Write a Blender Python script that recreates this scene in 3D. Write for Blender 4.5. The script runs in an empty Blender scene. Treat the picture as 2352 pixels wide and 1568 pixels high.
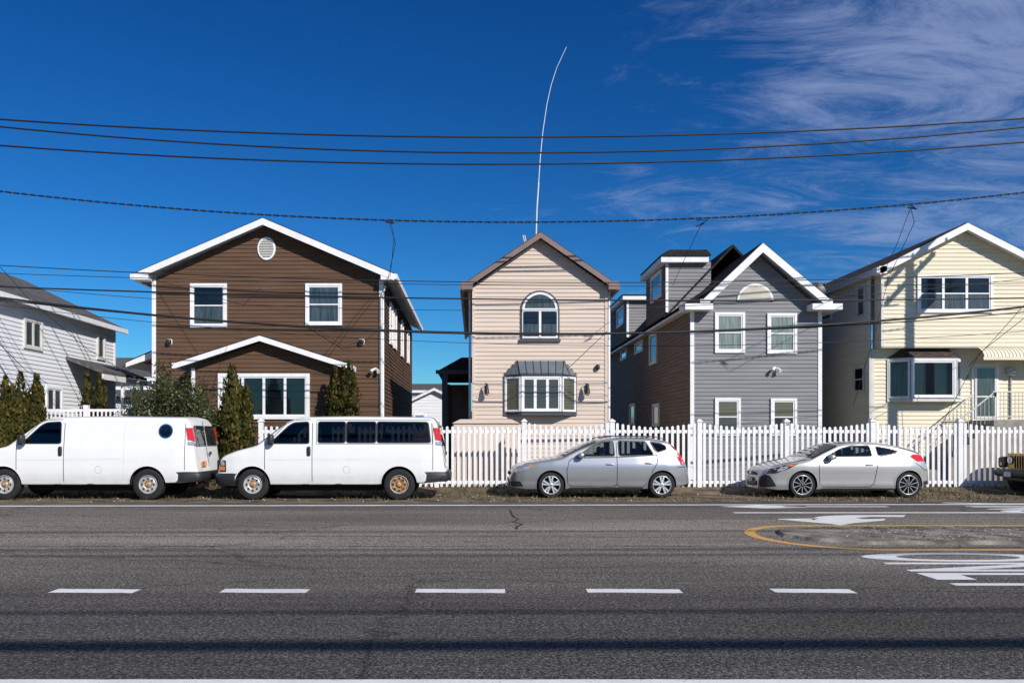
import bpy,bmesh,math,random
from mathutils import Vector,Matrix
random.seed(7)
R=random.random
def U(a,b): return a+(b-a)*R()
# ---- helpers: image pixels converted to metres at an assumed distance Y from the viewpoint
F=1829.0;EYE=1.6
def wx(u,Y): return (u-1090)/F*Y
def wz(v,Y): return EYE+(1000-v)/F*Y
sc=bpy.context.scene
# =============== materials
def nd(t,k): return t.nodes.new(k)
def mat(name,col,rough=.6,metal=0,var=.12,scale=3,stretch=(1,1,1),bump=0,bscale=60,coat=0,col2=None,spec=.5,detail=6):
    m=bpy.data.materials.new(name);m.use_nodes=True;t=m.node_tree;b=t.nodes['Principled BSDF']
    b.inputs['Roughness'].default_value=rough;b.inputs['Metallic'].default_value=metal
    b.inputs['Coat Weight'].default_value=coat;b.inputs['Coat Roughness'].default_value=.05
    b.inputs['Specular IOR Level'].default_value=spec
    tc=nd(t,'ShaderNodeTexCoord');mp=nd(t,'ShaderNodeMapping');mp.inputs['Scale'].default_value=stretch
    t.links.new(tc.outputs['Object'],mp.inputs['Vector'])
    n=nd(t,'ShaderNodeTexNoise');n.inputs['Scale'].default_value=scale;n.inputs['Detail'].default_value=detail
    t.links.new(mp.outputs[0],n.inputs['Vector'])
    r=nd(t,'ShaderNodeValToRGB');e=r.color_ramp.elements
    c2=col2 or tuple(min(1,c*(1+var)) for c in col);c1=col if col2 else tuple(c*(1-var) for c in col)
    e[0].position=.32;e[0].color=(*c1,1);e[1].position=.68;e[1].color=(*c2,1)
    t.links.new(n.outputs['Fac'],r.inputs[0]);t.links.new(r.outputs[0],b.inputs['Base Color'])
    if bump:
        n2=nd(t,'ShaderNodeTexNoise');n2.inputs['Scale'].default_value=bscale;n2.inputs['Detail'].default_value=4
        t.links.new(mp.outputs[0],n2.inputs['Vector'])
        bm=nd(t,'ShaderNodeBump');bm.inputs['Strength'].default_value=bump;bm.inputs['Distance'].default_value=.02
        t.links.new(n2.outputs['Fac'],bm.inputs['Height']);t.links.new(bm.outputs[0],b.inputs['Normal'])
    return m
def glassmat(name,tint,ior=1.5):
    m=bpy.data.materials.new(name);m.use_nodes=True;t=m.node_tree;t.nodes.clear()
    o=nd(t,'ShaderNodeOutputMaterial');mx=nd(t,'ShaderNodeMixShader');tr=nd(t,'ShaderNodeBsdfTransparent');g=nd(t,'ShaderNodeBsdfGlossy');f=nd(t,'ShaderNodeFresnel')
    tr.inputs[0].default_value=(*tint,1);g.inputs['Roughness'].default_value=.03;f.inputs['IOR'].default_value=ior
    t.links.new(f.outputs[0],mx.inputs[0]);t.links.new(tr.outputs[0],mx.inputs[1]);t.links.new(g.outputs[0],mx.inputs[2]);t.links.new(mx.outputs[0],o.inputs[0])
    return m
def blindmat(name,c1,c2,freq):
    m=mat(name,c1,.5,coat=1);t=m.node_tree;b=t.nodes['Principled BSDF'];tc=nd(t,'ShaderNodeTexCoord');w=nd(t,'ShaderNodeTexWave')
    w.bands_direction='Z';w.inputs['Scale'].default_value=freq;w.inputs['Distortion'].default_value=.3
    r=nd(t,'ShaderNodeValToRGB');r.color_ramp.elements[0].color=(*c1,1);r.color_ramp.elements[1].color=(*c2,1)
    t.links.new(tc.outputs['Object'],w.inputs[0]);t.links.new(w.outputs['Fac'],r.inputs[0]);t.links.new(r.outputs[0],b.inputs['Base Color']);return m
def siding(name,col,var=.1):
    return mat(name,col,.8,var=var,scale=1.6,stretch=(.5,.5,7),bump=.08,bscale=30,spec=.12)
M={}
M['brown']=siding('brown_vinyl',(.112,.067,.044),.16);M['beige']=siding('beige_vinyl',(.62,.515,.44),.06)
M['grey']=siding('grey_vinyl',(.235,.235,.25),.1);M['greyshade']=siding('grey_vinyl_shaded',(.17,.14,.12),.15)  # second grey is a darker, browner copy with side-wall shade put into its colour
M['cream']=siding('cream_vinyl',(.74,.68,.53),.06);M['white']=siding('white_vinyl',(.72,.73,.75),.06)
M['trim']=mat('white_trim',(.76,.76,.77),.5,var=.06,scale=4,spec=.3)
M['trim2']=mat('offwhite_trim',(.62,.61,.57),.5,var=.08,scale=4,spec=.3)
M['mauve']=mat('mauve_trim',(.20,.135,.13),.5,var=.1)
M['shingle']=mat('shingles',(.012,.012,.013),.9,scale=9,col2=(.042,.040,.041),stretch=(1,1,3),bump=.8,bscale=40,spec=.15)
M['shinglebr']=mat('brown_shingles',(.035,.028,.025),.9,scale=6,col2=(.10,.08,.07),stretch=(1,1,3),bump=.8,bscale=40,spec=.15)
M['shinglegr']=mat('grey_shingles',(.06,.06,.062),.9,scale=9,col2=(.14,.135,.13),bump=.6,bscale=40,spec=.15)
M['seam']=mat('slate_metal',(.13,.15,.17),.45,metal=.1)
M['seamrib']=mat('slate_metal_rib',(.05,.06,.07),.35,metal=.2)
M['bluefr']=mat('slate_frame',(.06,.07,.085),.45)
M['glass']=mat('window_glass',(.006,.009,.013),.04,var=.4,scale=1.5,spec=.7)
M['glass2']=mat('curtain_glass',(.022,.034,.036),.25,var=.5,scale=3,stretch=(6,6,.5),coat=1,col2=(.07,.09,.095))
M['curtain']=mat('lace_curtain_glass',(.10,.14,.12),.3,scale=4,stretch=(6,6,.4),coat=1,col2=(.26,.30,.27))
M['shade']=mat('window_shade',(.5,.46,.38),.6,coat=.5)
M['blind']=blindmat('blind_glass',(.008,.010,.012),(.045,.05,.055),6.5)
M['blindy']=blindmat('blind_glass_warm',(.015,.015,.008),(.13,.12,.06),6.5)
M['dark']=mat('dark_metal',(.018,.018,.02),.45);M['black']=mat('black_rubber',(.012,.012,.013),.85,bump=.3)
M['blackpl']=mat('black_plastic',(.018,.018,.02),.5);M['inside']=mat('cabin_trim',(.03,.03,.033),.9)
M['wellm']=mat('wheel_well',(.006,.006,.006),.95)
M['chrome']=mat('chrome',(.6,.6,.62),.12,metal=1,var=.05)
M['alloy']=mat('alloy',(.66,.67,.69),.32,metal=.5,var=.08)
M['steelw']=mat('painted_steel_wheel',(.34,.34,.33),.5,metal=.3,scale=9,col2=(.6,.6,.58))
M['rust']=mat('rust',(.16,.06,.02),.9,scale=14,col2=(.5,.33,.16),bump=.5)
M['darkalloy']=mat('dark_alloy',(.03,.03,.035),.3,metal=.6)
M['red']=mat('red_lens',(.6,.012,.012),.12,coat=1,scale=20);M['amber']=mat('amber_lens',(.7,.2,.02),.15,coat=1)
M['lens']=mat('clear_lens',(.35,.37,.4),.08,metal=.5,coat=1,scale=25,col2=(.75,.77,.8))
M['cglass']=glassmat('car_glass',(.45,.50,.50));M['tint']=glassmat('tinted_glass',(.13,.13,.14))
M['wshield']=mat('windshield_glass',(.015,.02,.024),.03,var=.4,spec=.8)
M['wood']=mat('pole_wood',(.12,.08,.055),.9,scale=4,stretch=(6,6,.4),var=.4,bump=.5)
M['wire']=mat('cable',(.008,.009,.012),.6)
M['concrete']=mat('concrete',(.22,.20,.18),.95,scale=3,col2=(.34,.31,.28),bump=.6,bscale=25)
def paint(name,col,metal,rough,rustamt=0):
    m=mat(name,col,rough,metal=metal,var=.025,scale=2,coat=.7);t=m.node_tree;b=t.nodes['Principled BSDF']
    src=b.inputs['Base Color'].links[0].from_socket
    tc=nd(t,'ShaderNodeTexCoord');sp=nd(t,'ShaderNodeSeparateXYZ');t.links.new(tc.outputs['Object'],sp.inputs[0])
    # road grime on the lower panels
    mr=nd(t,'ShaderNodeMapRange');mr.inputs[1].default_value=.25;mr.inputs[2].default_value=.85;mr.inputs[3].default_value=.65;mr.inputs[4].default_value=0
    t.links.new(sp.outputs['Z'],mr.inputs[0])
    n=nd(t,'ShaderNodeTexNoise');n.inputs['Scale'].default_value=4;n.inputs['Detail'].default_value=8;t.links.new(tc.outputs['Object'],n.inputs[0])
    mu=nd(t,'ShaderNodeMath');mu.operation='MULTIPLY';t.links.new(mr.outputs[0],mu.inputs[0]);t.links.new(n.outputs['Fac'],mu.inputs[1])
    mx=nd(t,'ShaderNodeMix');mx.data_type='RGBA';t.links.new(mu.outputs[0],mx.inputs[0]);t.links.new(src,mx.inputs[6]);mx.inputs[7].default_value=(.20,.18,.155,1)
    out=mx.outputs[2]
    if rustamt:
        m2=nd(t,'ShaderNodeMapRange');m2.inputs[1].default_value=.36;m2.inputs[2].default_value=.50;m2.inputs[3].default_value=rustamt;m2.inputs[4].default_value=0
        t.links.new(sp.outputs['Z'],m2.inputs[0])
        n2=nd(t,'ShaderNodeTexNoise');n2.inputs['Scale'].default_value=3.5;n2.inputs['Detail'].default_value=9;n2.inputs['Roughness'].default_value=.7;t.links.new(tc.outputs['Object'],n2.inputs[0])
        a=nd(t,'ShaderNodeMath');a.operation='ADD';t.links.new(m2.outputs[0],a.inputs[0]);t.links.new(n2.outputs['Fac'],a.inputs[1])
        rr=nd(t,'ShaderNodeMapRange');rr.inputs[1].default_value=.90;rr.inputs[2].default_value=.98;t.links.new(a.outputs[0],rr.inputs[0])
        x2=nd(t,'ShaderNodeMix');x2.data_type='RGBA';t.links.new(rr.outputs[0],x2.inputs[0]);t.links.new(out,x2.inputs[6]);x2.inputs[7].default_value=(.22,.085,.025,1);out=x2.outputs[2]
    t.links.new(out,b.inputs['Base Color']);return m
M['vanwhite']=paint('van_white_paint',(.78,.78,.77),0,.3,.50)
M['silver']=paint('silver_paint',(.46,.47,.50),.6,.28);M['pearl']=paint('light_grey_paint',(.46,.455,.455),.3,.28)
M['yellow']=paint('yellow_paint',(.75,.42,.02),0,.3)
# ================= mesh builder
class MB:
    def __init__(s): s.v=[];s.f=[];s.m=[];s.mats=[];s.sm=[]
    def mi(s,m):
        m=M[m] if isinstance(m,str) else m
        if m not in s.mats: s.mats.append(m)
        return s.mats.index(m)
    def face(s,p,m,sm=False):
        n=len(s.v);s.v+=[tuple(q) for q in p];s.f.append(tuple(range(n,n+len(p))));s.m.append(s.mi(m));s.sm.append(sm)
    def grid(s,rows,m,closed=False,sm=True):
        n=len(s.v);w=len(rows[0]);k=s.mi(m)
        for r in rows: s.v+=[tuple(q) for q in r]
        for i in range(len(rows)-1):
            for j in range(w if closed else w-1):
                j2=(j+1)%w;s.f.append((n+i*w+j,n+i*w+j2,n+(i+1)*w+j2,n+(i+1)*w+j));s.m.append(k);s.sm.append(sm)
    def prism(s,p,vec,m):
        n=len(s.v);k=len(p);vec=Vector(vec);s.v+=[tuple(q) for q in p]+[tuple(Vector(q)+vec) for q in p];mi=s.mi(m)
        fs=[tuple(range(n,n+k)),tuple(range(n+2*k-1,n+k-1,-1))]+[(n+i,n+k+i,n+k+(i+1)%k,n+(i+1)%k) for i in range(k)]
        s.f+=fs;s.m+=[mi]*len(fs);s.sm+=[False]*len(fs)
    def box(s,x0,x1,y0,y1,z0,z1,m): s.prism([(x0,y0,z0),(x1,y0,z0),(x1,y1,z0),(x0,y1,z0)],(0,0,z1-z0),m)
    def lbox(s,L,s0,s1,z0,z1,d0,d1,m):
        o,u,n=L;P=lambda a,z,d:o+u*a+n*d+Vector((0,0,z))
        s.prism([P(s0,z0,d0),P(s1,z0,d0),P(s1,z1,d0),P(s0,z1,d0)],n*(d1-d0),m)
    def lpoly(s,L,pts,d0,d1,m):
        o,u,n=L;s.prism([o+u*a+n*d0+Vector((0,0,z)) for a,z in pts],n*(d1-d0),m)
    def tube(s,pts,r,m,n=6,r2=None):
        pts=[Vector(p) for p in pts];rows=[]
        for i,p in enumerate(pts):
            d=(pts[min(i+1,len(pts)-1)]-pts[max(i-1,0)]).normalized()
            a=d.cross(Vector((0,0,1)) if abs(d.z)<.9 else Vector((1,0,0))).normalized();b=d.cross(a)
            rr=r if r2 is None else r+(r2-r)*i/(len(pts)-1)
            rows.append([p+(a*math.cos(t)+b*math.sin(t))*rr for t in [2*math.pi*k/n for k in range(n)]])
        s.grid(rows,m,True);s.face(rows[0],m);s.face(rows[-1][::-1],m)
    def rbox(s,c,sz,m,e=.45,nu=12,nv=8):
        f=lambda x:math.copysign(abs(x)**e,x);rows=[]
        for i in range(nv+1):
            v=-math.pi/2+math.pi*i/nv
            rows.append([(c[0]+sz[0]/2*f(math.cos(v))*f(math.cos(a)),c[1]+sz[1]/2*f(math.cos(v))*f(math.sin(a)),c[2]+sz[2]/2*f(math.sin(v))) for a in [2*math.pi*k/nu+.001 for k in range(nu)]])
        s.grid(rows,m,True)
    def lathe(s,prof,c,m,n=36,sgn=1):
        rows=[[(c[0]+r*math.cos(a),c[1]+y*sgn,c[2]+r*math.sin(a)) for a in [2*math.pi*k/n for k in range(n)]] for r,y in prof]
        s.grid(rows,m,True)
    def build(s,name,parent=None,recalc=True,loc=None):
        me=bpy.data.meshes.new(name);me.from_pydata(s.v,[],s.f)
        for m in s.mats: me.materials.append(m)
        me.polygons.foreach_set('material_index',s.m);me.polygons.foreach_set('use_smooth',s.sm);me.update()
        if recalc:
            b=bmesh.new();b.from_mesh(me);bmesh.ops.recalc_face_normals(b,faces=b.faces);b.to_mesh(me);b.free()
        o=bpy.data.objects.new(name,me);sc.collection.objects.link(o)
        if parent: o.parent=parent
        if loc: o.location=loc
        return o
def group(name,loc=(0,0,0)):
    o=bpy.data.objects.new(name,None);sc.collection.objects.link(o);o.location=loc;o.empty_display_size=.3;return o
V=Vector
def front(Y): return (V((0,Y,0)),V((1,0,0)),V((0,-1,0)))
def leftw(X): return (V((X,0,0)),V((0,1,0)),V((-1,0,0)))
def rightw(X): return (V((X,0,0)),V((0,1,0)),V((1,0,0)))
# ================= house parts
def lap(mb,L,span,z0,z1,m,breaks=(),pitch=.135,t=.022):
    o,u,n=L;k=0;z=z0
    while z<z1-1e-4:
        zt=min(z+pitch,z1);cuts=[z]+sorted(b for b in breaks if z<b<zt)+[zt]
        for a,b in zip(cuts,cuts[1:]):
            a0,a1=span(a+1e-5);b0,b1=span(b-1e-5)
            oa=t*(1-(a-z)/pitch);ob=t*(1-(b-z)/pitch)
            P=lambda s_,q,d:o+u*s_+n*d+V((0,0,q))
            mb.face([P(a0,a,oa),P(a1,a,oa),P(b1,b,ob),P(b0,b,ob)],m)
            if a==z: mb.face([P(a0,a,0),P(a1,a,0),P(a1,a,oa),P(a0,a,oa)],m)
        z=zt
def rect(a,b): return lambda z:(a,b)
def gab(a,b,ze,zr,xm=None):
    xm=(a+b)/2 if xm is None else xm
    def f(z):
        if z<=ze: return (a,b)
        k=min(1,(z-ze)/(zr-ze));return (a+(xm-a)*k,b+(xm-b)*k)
    return f
def gable_roof(mb,x0,x1,xm,ze,zr,y0,y1,mr,mt,th=.1,fb=.24,ov=True):
    for xe in (x0,x1):
        mb.prism([(xe,y0,ze),(xm,y0,zr),(xm,y0,zr-th),(xe,y0,ze-th)],(0,y1-y0,0),mr)
        if mt:
            mb.prism([(xe,y0-.03,ze-.035),(xm,y0-.03,zr-.035),(xm,y0-.03,zr-fb),(xe,y0-.03,ze-fb)],(0,.027,0),mt)
            mb.prism([(xe,y0,ze-th-.005),(xm,y0,zr-th-.005),(xm,y0,zr-th-.04),(xe,y0,ze-th-.04)],(0,y1-y0,0),mt)
            sg=1 if xe>xm else -1
            mb.box(min(xe,xe+sg*.1),max(xe,xe+sg*.1),y0-.02,y1,ze-.2,ze-.03,mt)
def win(mb,L,s0,s1,z0,z1,nx=1,dh=True,up='glass',lo='glass2',tr='trim',fw=.085,sash=.045):
    mb.lbox(L,s0,s0+fw,z0,z1,-.01,.07,tr);mb.lbox(L,s1-fw,s1,z0,z1,-.01,.07,tr)
    mb.lbox(L,s0+fw,s1-fw,z0,z0+fw,-.01,.067,tr);mb.lbox(L,s0+fw,s1-fw,z1-fw,z1,-.01,.067,tr)
    a,b=s0+fw,s1-fw;w=(b-a)/nx
    for i in range(nx):
        p,q=a+i*w,a+(i+1)*w;c,d=z0+fw,z1-fw;s=sash if nx==1 else sash*.9
        mb.lbox(L,p,p+s,c,d,-.01,.052,tr);mb.lbox(L,q-s,q,c,d,-.01,.052,tr)
        mb.lbox(L,p+s,q-s,c,c+s,-.01,.048,tr);mb.lbox(L,p+s,q-s,d-s,d,-.01,.048,tr)
        mid=(c+d)/2
        if dh:
            mb.lbox(L,p+s,q-s,mid-.02,mid+.02,-.01,.048,tr)
            mb.lbox(L,p+s,q-s,mid+.02,d-s,0,.030,up);mb.lbox(L,p+s,q-s,c+s,mid-.02,0,.025,lo)
        else: mb.lbox(L,p+s,q-s,c+s,d-s,0,.027,up)
def corner(mb,L,s0,s1,z0,z1,m='trim'): mb.lbox(L,s0,s1,z0,z1,-.01,.034,m)
def flood(mb,x,y,z,m='trim2',d=-1):
    mb.rbox((x,y-.03,z),(.12,.06,.12),m)
    for k in (-1,1): mb.tube([(x,y-.05,z),(x+k*.08,y-.12,z-.02),(x+k*.13,y-.22,z-.1)],.03,m,8,.065)
GZ=.12
# ---- brown house
h=group('brown_house');Y=26.5;x=lambda u:wx(u,Y);z=lambda v:wz(v,Y)
w=MB();xl,xr=x(352),x(878);ze=z(640);xm=x(611)
zr=z(520)
lap(w,front(Y),gab(xl,xr,ze,zr,xm),GZ,zr-.02,'brown',[ze])
lap(w,rightw(xr),rect(Y,39),GZ,ze+.05,'brown');lap(w,leftw(xl),rect(Y,39),GZ,ze+.05,'brown')
w.box(xl,xr,38.95,39,GZ,ze,'brown');w.box(xl+.02,xr-.02,26.56,38.9,ze-.3,ze-.25,'trim')
w.build('siding_walls',h)
w=MB();gable_roof(w,x(318),x(908),xm,z(632),z(506),26.1,39.3,'shingle','trim',.1,.25)
w.prism([(x(318),26.08,z(632)-.22),(xl,26.08,z(632)-.22),(xl,26.08,z(632)-.02),(x(318),26.08,z(632)-.02)],(0,.4,0),'trim')
w.prism([(xr,26.08,z(632)-.22),(x(908),26.08,z(632)-.22),(x(908),26.08,z(632)-.02),(xr,26.08,z(632)-.02)],(0,.4,0),'trim')
w.build('roof',h)
w=MB();L=front(Y)
corner(w,L,xl-.03,xl+.1,GZ,ze);corner(w,L,xr-.1,xr+.03,GZ,ze);corner(w,rightw(xr+.02),Y,Y+.12,GZ,ze)
w.tube([(xr+.12,Y-.06,ze-.25),(xr-.02,Y-.09,ze-.6),(xr-.02,Y-.09,GZ)],.04,'trim2')
w.build('corner_trim',h)
w=MB()
win(w,L,x(438),x(522),z(752),z(651));win(w,L,x(702),x(786),z(747),z(651),up='glass2')
for a in (28.6,30.0,33,36): win(w,rightw(xr),a,a+.9,4.9,6.4)
w.build('windows',h)
w=MB();cx,cz=x(613),z(571)
w.lpoly(L,[(cx+.30*math.cos(a),cz+.38*math.sin(a)) for a in [k*math.pi/14 for k in range(28)]],0,.05,'trim')
for k in range(-5,6):
    zz=cz+k*.055;hw=.24*math.sqrt(max(.02,1-(k*.055/.32)**2));w.lbox(L,cx-hw,cx+hw,zz,zz+.03,.05,.075,'trim2');w.lbox(L,cx-hw,cx+hw,zz-.02,zz-.001,.05,.053,'dark')
w.build('gable_vent',h)
w=MB();Yp=25.3;px=lambda u:wx(u,Yp);pz=lambda v:wz(v,Yp)
a,b,m_=px(450),px(775),px(603)
lap(w,front(Yp),gab(a,b,pz(840),pz(785),m_),GZ,pz(787),'brown',[pz(840)]);lap(w,rightw(b),rect(Yp,Y),GZ,pz(840),'brown');lap(w,leftw(a),rect(Yp,Y),GZ,pz(840),'brown')
w.build('front_bay_walls',h)
w=MB();gable_roof(w,px(412),px(798),m_,pz(833),pz(771),Yp-.35,Y,'shingle','trim',.08,.2)
corner(w,front(Yp),a-.14,a-.02,GZ,pz(845));w.build('front_bay_roof',h)
w=MB();win(w,front(Yp),px(502),px(712),pz(962),pz(857),nx=4,dh=False,up='glass',fw=.11);w.lbox(front(Yp),px(515),px(552),pz(955),pz(866),.053,.062,'trim2');w.build('picture_window',h)
w=MB()
for u,v in ((390,785),(831,785)): w.rbox((x(u),Y-.08,z(v)),(.16,.16,.16),'dark');w.rbox((x(u),Y-.03,z(v)),(.2,.06,.2),'trim2')
flood(w,x(862),Y,z(848),'trim2');w.build('wall_lights',h)
w=MB() # side porch roof on the left
w.prism([(x(345),27.2,z(795)),(x(268),27.2,z(828)),(x(268),27.2,z(838)),(x(345),27.2,z(812))],(0,4,0),'trim')
w.prism([(x(345),27.25,z(791)),(x(266),27.25,z(825)),(x(266),27.25,z(828)),(x(345),27.25,z(795))],(0,4,0),'shingle')
w.box(x(338),x(347),27.3,27.42,GZ,z(812),'trim');w.prism([(x(352),27.3,z(812)),(x(305),27.3,z(829)),(x(352),27.3,z(838))],(0,.1,0),'brown')
w.build('side_porch',h)
# ---- beige house
h=group('beige_house');Y=25.6;x=lambda u:wx(u,Y);z=lambda v:wz(v,Y);L=front(Y)
xl,xr=x(1086),x(1394);ze=z(658);zr=z(549);xm=x(1240)
w=MB();lap(w,L,gab(xl,xr,ze,zr,xm),GZ,zr-.02,'beige',[ze]);lap(w,leftw(xl),rect(Y,38),GZ,ze,'beige');lap(w,rightw(xr),rect(Y,38),GZ,ze,'beige');w.box(xl,xr,37.9,38,GZ,ze,'beige');w.build('siding_walls',h)
w=MB();gable_roof(w,x(1064),x(1413),xm,z(655),z(536),25.3,38.2,'shinglebr','mauve',.09,.22)
for a,b in ((x(1060),xl),(xr,x(1417))): w.box(a,b,25.26,25.7,z(668),z(650),'mauve')
w.build('roof',h)
w=MB();corner(w,L,xl-.02,xl+.07,GZ,ze,'beige');corner(w,L,xr-.07,xr+.02,GZ,ze,'beige');w.tube([(xl-.1,Y+.3,ze),(xl-.1,Y+.3,GZ)],.04,'trim');w.tube([(xr+.1,Y+.2,ze),(xr+.1,Y+.2,GZ)],.04,'trim');w.build('corner_trim',h)
def arch(cx,zb,zc,r,n=16): return [(cx-r,zb),(cx+r,zb)]+[(cx+r*math.cos(k*math.pi/n),zc+r*math.sin(k*math.pi/n)) for k in range(n+1)]
w=MB();cx=x(1240);zb=z(780);zc=z(712);r=x(1285)-cx
w.lpoly(L,arch(cx,zb,zc,r),0,.045,'bluefr');w.lpoly(L,arch(cx,zb+.05,zc,r-.06),.045,.062,'trim');w.lpoly(L,arch(cx,zb+.11,zc,r-.13),.062,.066,'glass2')
w.lbox(L,cx-r+.06,cx+r-.06,zc-.04,zc+.05,.062,.085,'trim');w.lbox(L,cx-.035,cx+.035,zb+.08,zc,.062,.083,'trim')
for sx in (-1,1):
    w.lbox(L,cx+sx*.3-.24,cx+sx*.3+.24,zb+.14,zc-.07,.066,.070,'glass');w.lbox(L,cx+sx*.3-.24,cx+sx*.3+.24,zb+.14,zb+.5,.070,.073,'glass2')
w.lbox(L,cx-r-.03,cx+r+.03,zb-.06,zb+.02,0,.1,'bluefr')
w.build('arched_window',h)
def bay(name,h,Y,u0,u1,ui0,ui1,vt,vb,vr,ur0,ur1,proj,roofm,frm,glasses,ribs,bellm,skirt=.12):
    w=MB();x=lambda u:wx(u,Y);z=lambda v:wz(v,Y)
    P=[(x(u0),Y),(x(ui0),Y-proj),(x(ui1),Y-proj),(x(u1),Y)]
    for i in range(3):
        a,b=V((*P[i],0)),V((*P[i+1],0));u=(b-a).normalized();n=V((u.y,-u.x,0));ln=(b-a).length;LL=(a,u,n)
        w.lbox(LL,0,ln,z(vb)-skirt,z(vb),-.03,.02,frm)
        if i==1: win(w,LL,0,ln,z(vb),z(vt),nx=glasses[3],dh=False,up=glasses[1],tr='trim',fw=.05,sash=.05)
        else:
            win(w,LL,.01,ln-.01,z(vb),z(vt),nx=1,dh=False,up=glasses[i],tr='trim',fw=.04,sash=.02)
        w.lbox(LL,-.02,ln+.02,z(vt),z(vt)+.07,-.03,.05,frm)
    w.prism([(p[0],p[1],z(vb)-skirt-.01) for p in P],(0,0,.01),frm)
    for q in ((P[0]),(P[3])): w.box(q[0]-.06,q[0]+.06,Y-.06,Y,z(vb)-skirt,z(vt)+.05,frm)
    w.build(name,h);w=MB()
    zt=z(vt)+.07;o=.08;E=[(P[0][0]-o,Y,zt),(P[1][0]-o*.6,P[1][1]-o,zt),(P[2][0]+o*.6,P[2][1]-o,zt),(P[3][0]+o,Y,zt)];T=[(x(ur0),Y,z(vr)),(x(ur0)+.03,Y-.12,z(vr)),(x(ur1)-.03,Y-.12,z(vr)),(x(ur1),Y,z(vr))]
    for i in range(3): w.face([E[i],E[i+1],T[i+1],T[i]],roofm)
    w.face(T,roofm);w.face([(p[0],p[1],p[2]) for p in E],frm)
    if ribs:
        for i,k in ((0,2),(1,6),(2,2)):
            for j in range(k+1):
                f=j/k;a=V(E[i]).lerp(V(E[i+1]),f);b=V(T[i]).lerp(V(T[i+1]),f);w.tube([a+V((0,-.01,.01)),b+V((0,-.01,.01))],.010,bellm,4)
    w.build(name+'_roof',h)
bay('bay_window',h,Y,1161,1320,1196,1286,866,945,829,1186,1296,.35,'seam','bluefr',('blindy','blind','blindy',3),True,'seamrib')
w=MB()
for u in (1118,1347):
    X=x(u);w.rbox((X,Y-.04,z(893)),(.1,.06,.3),'dark');w.tube([(X,Y-.05,z(885)),(X-.05,Y-.2,z(880)),(X,Y-.25,z(888))],.015,'dark')
    w.tube([(X,Y-.25,z(886)),(X,Y-.25,z(904))],.05,'dark',6,.09);w.tube([(X,Y-.25,z(904)),(X,Y-.25,z(908))],.09,'shade',6,.05);w.tube([(X,Y-.25,z(880)),(X,Y-.25,z(886))],.01,'dark',6,.06)
w.rbox((x(1372),Y-.08,z(843)),(.13,.14,.16),'dark');w.build('lanterns',h)
w=MB();Yp=27.5;px=lambda u:wx(u,Yp);pz=lambda v:wz(v,Yp)
w.prism([(px(1003),Yp,pz(852)),(px(1060),Yp,pz(820)),(px(1095),Yp,pz(820)),(px(1095),Yp,pz(852))],(0,6,0),'shingle');w.box(px(1003)-.03,px(1095),Yp-.04,Yp-.003,pz(858),pz(849),'dark')
w.box(px(1015),px(1028),Yp,Yp+.2,GZ,pz(858),'dark');w.box(px(1015),px(1022),Yp+5.5,Yp+5.7,GZ,pz(858),'dark');w.box(px(1020),px(1080),Yp+5.8,Yp+5.9,GZ,pz(858),'mauve')
w.build('side_porch',h)
an=group('radio_antenna');w=MB();pts=[(1231,545),(1233,480),(1237,420),(1241,360),(1247,300),(1256,240),(1266,195),(1279,155),(1301,108)];Ya=27
w.tube([(wx(u,Ya),Ya,wz(v,Ya)) for u,v in pts[:3]],.03,'trim2');w.tube([(wx(u,Ya),Ya,wz(v,Ya)) for u,v in pts[2:]],.016,'trim',6,.007)
w.build('whip',an);w=MB()
for u in (1203,1207): w.tube([(wx(u+6,26.2),26.2,wz(565,26.2)),(wx(u,26.2),26.2,wz(550,26.2)),(wx(u-2,26.2),26.2,wz(540,26.2))],.02,'trim2')
w.build('vent_prongs',an)
# ---- grey house
h=group('grey_house');Y=27.;x=lambda u:wx(u,Y);z=lambda v:wz(v,Y);L=front(Y)
xl,xr=x(1587),x(1885);ze=z(712);xm=x(1741);zr=z(585)
w=MB();lap(w,L,gab(xl,xr,ze,zr,xm),GZ,zr-.02,'grey',[ze]);lap(w,leftw(xl),rect(Y,43),GZ,ze,'greyshade');lap(w,rightw(xr),rect(Y,43),GZ,ze,'grey');w.box(xl,xr,42.9,43,GZ,ze,'greyshade');w.build('siding_walls',h)
w=MB();gable_roof(w,x(1606),x(1885)+.1,xm,z(690),z(563),26.55,31,'shingle','trim',.12,.34)
x0,x1=x(1565),x(1920);zz=z(706)
w.box(x0,x(1628),26.5,27.3,zz-.14,zz+.06,'trim');w.box(x(1852),x1,26.5,27.3,zz-.14,zz+.06,'trim')
w.prism([(x0,26.5,zz+.065),(x(1628),26.5,zz+.065),(x(1640),26.9,zz+.4),(x0+.2,26.9,zz+.16)],(0,0,.02),'shingle')
w.box(x1-.15,x1+.0,27.3,43,zz-.14,zz+.06,'trim');w.box(x0,x0+.12,27.3,43,zz-.14,zz+.04,'trim2')
w.box(x0+.12,xl,27.3,43,zz-.1,zz-.06,'trim2')
for xe in (x0,x1): w.prism([(xe,29.6,zz+.05),(xm,29.6,8.72),(xm,29.6,8.6),(xe,29.6,zz-.05)],(0,13.6,0),'shingle')
for xe in (x0,x1): w.prism([(xe,27.3,zz+.05),(xm,27.3,7.75),(xm,27.3,7.6),(xe,27.3,zz-.05)],(0,3,0),'shingle')
w.build('roof',h)
w=MB()
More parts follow.
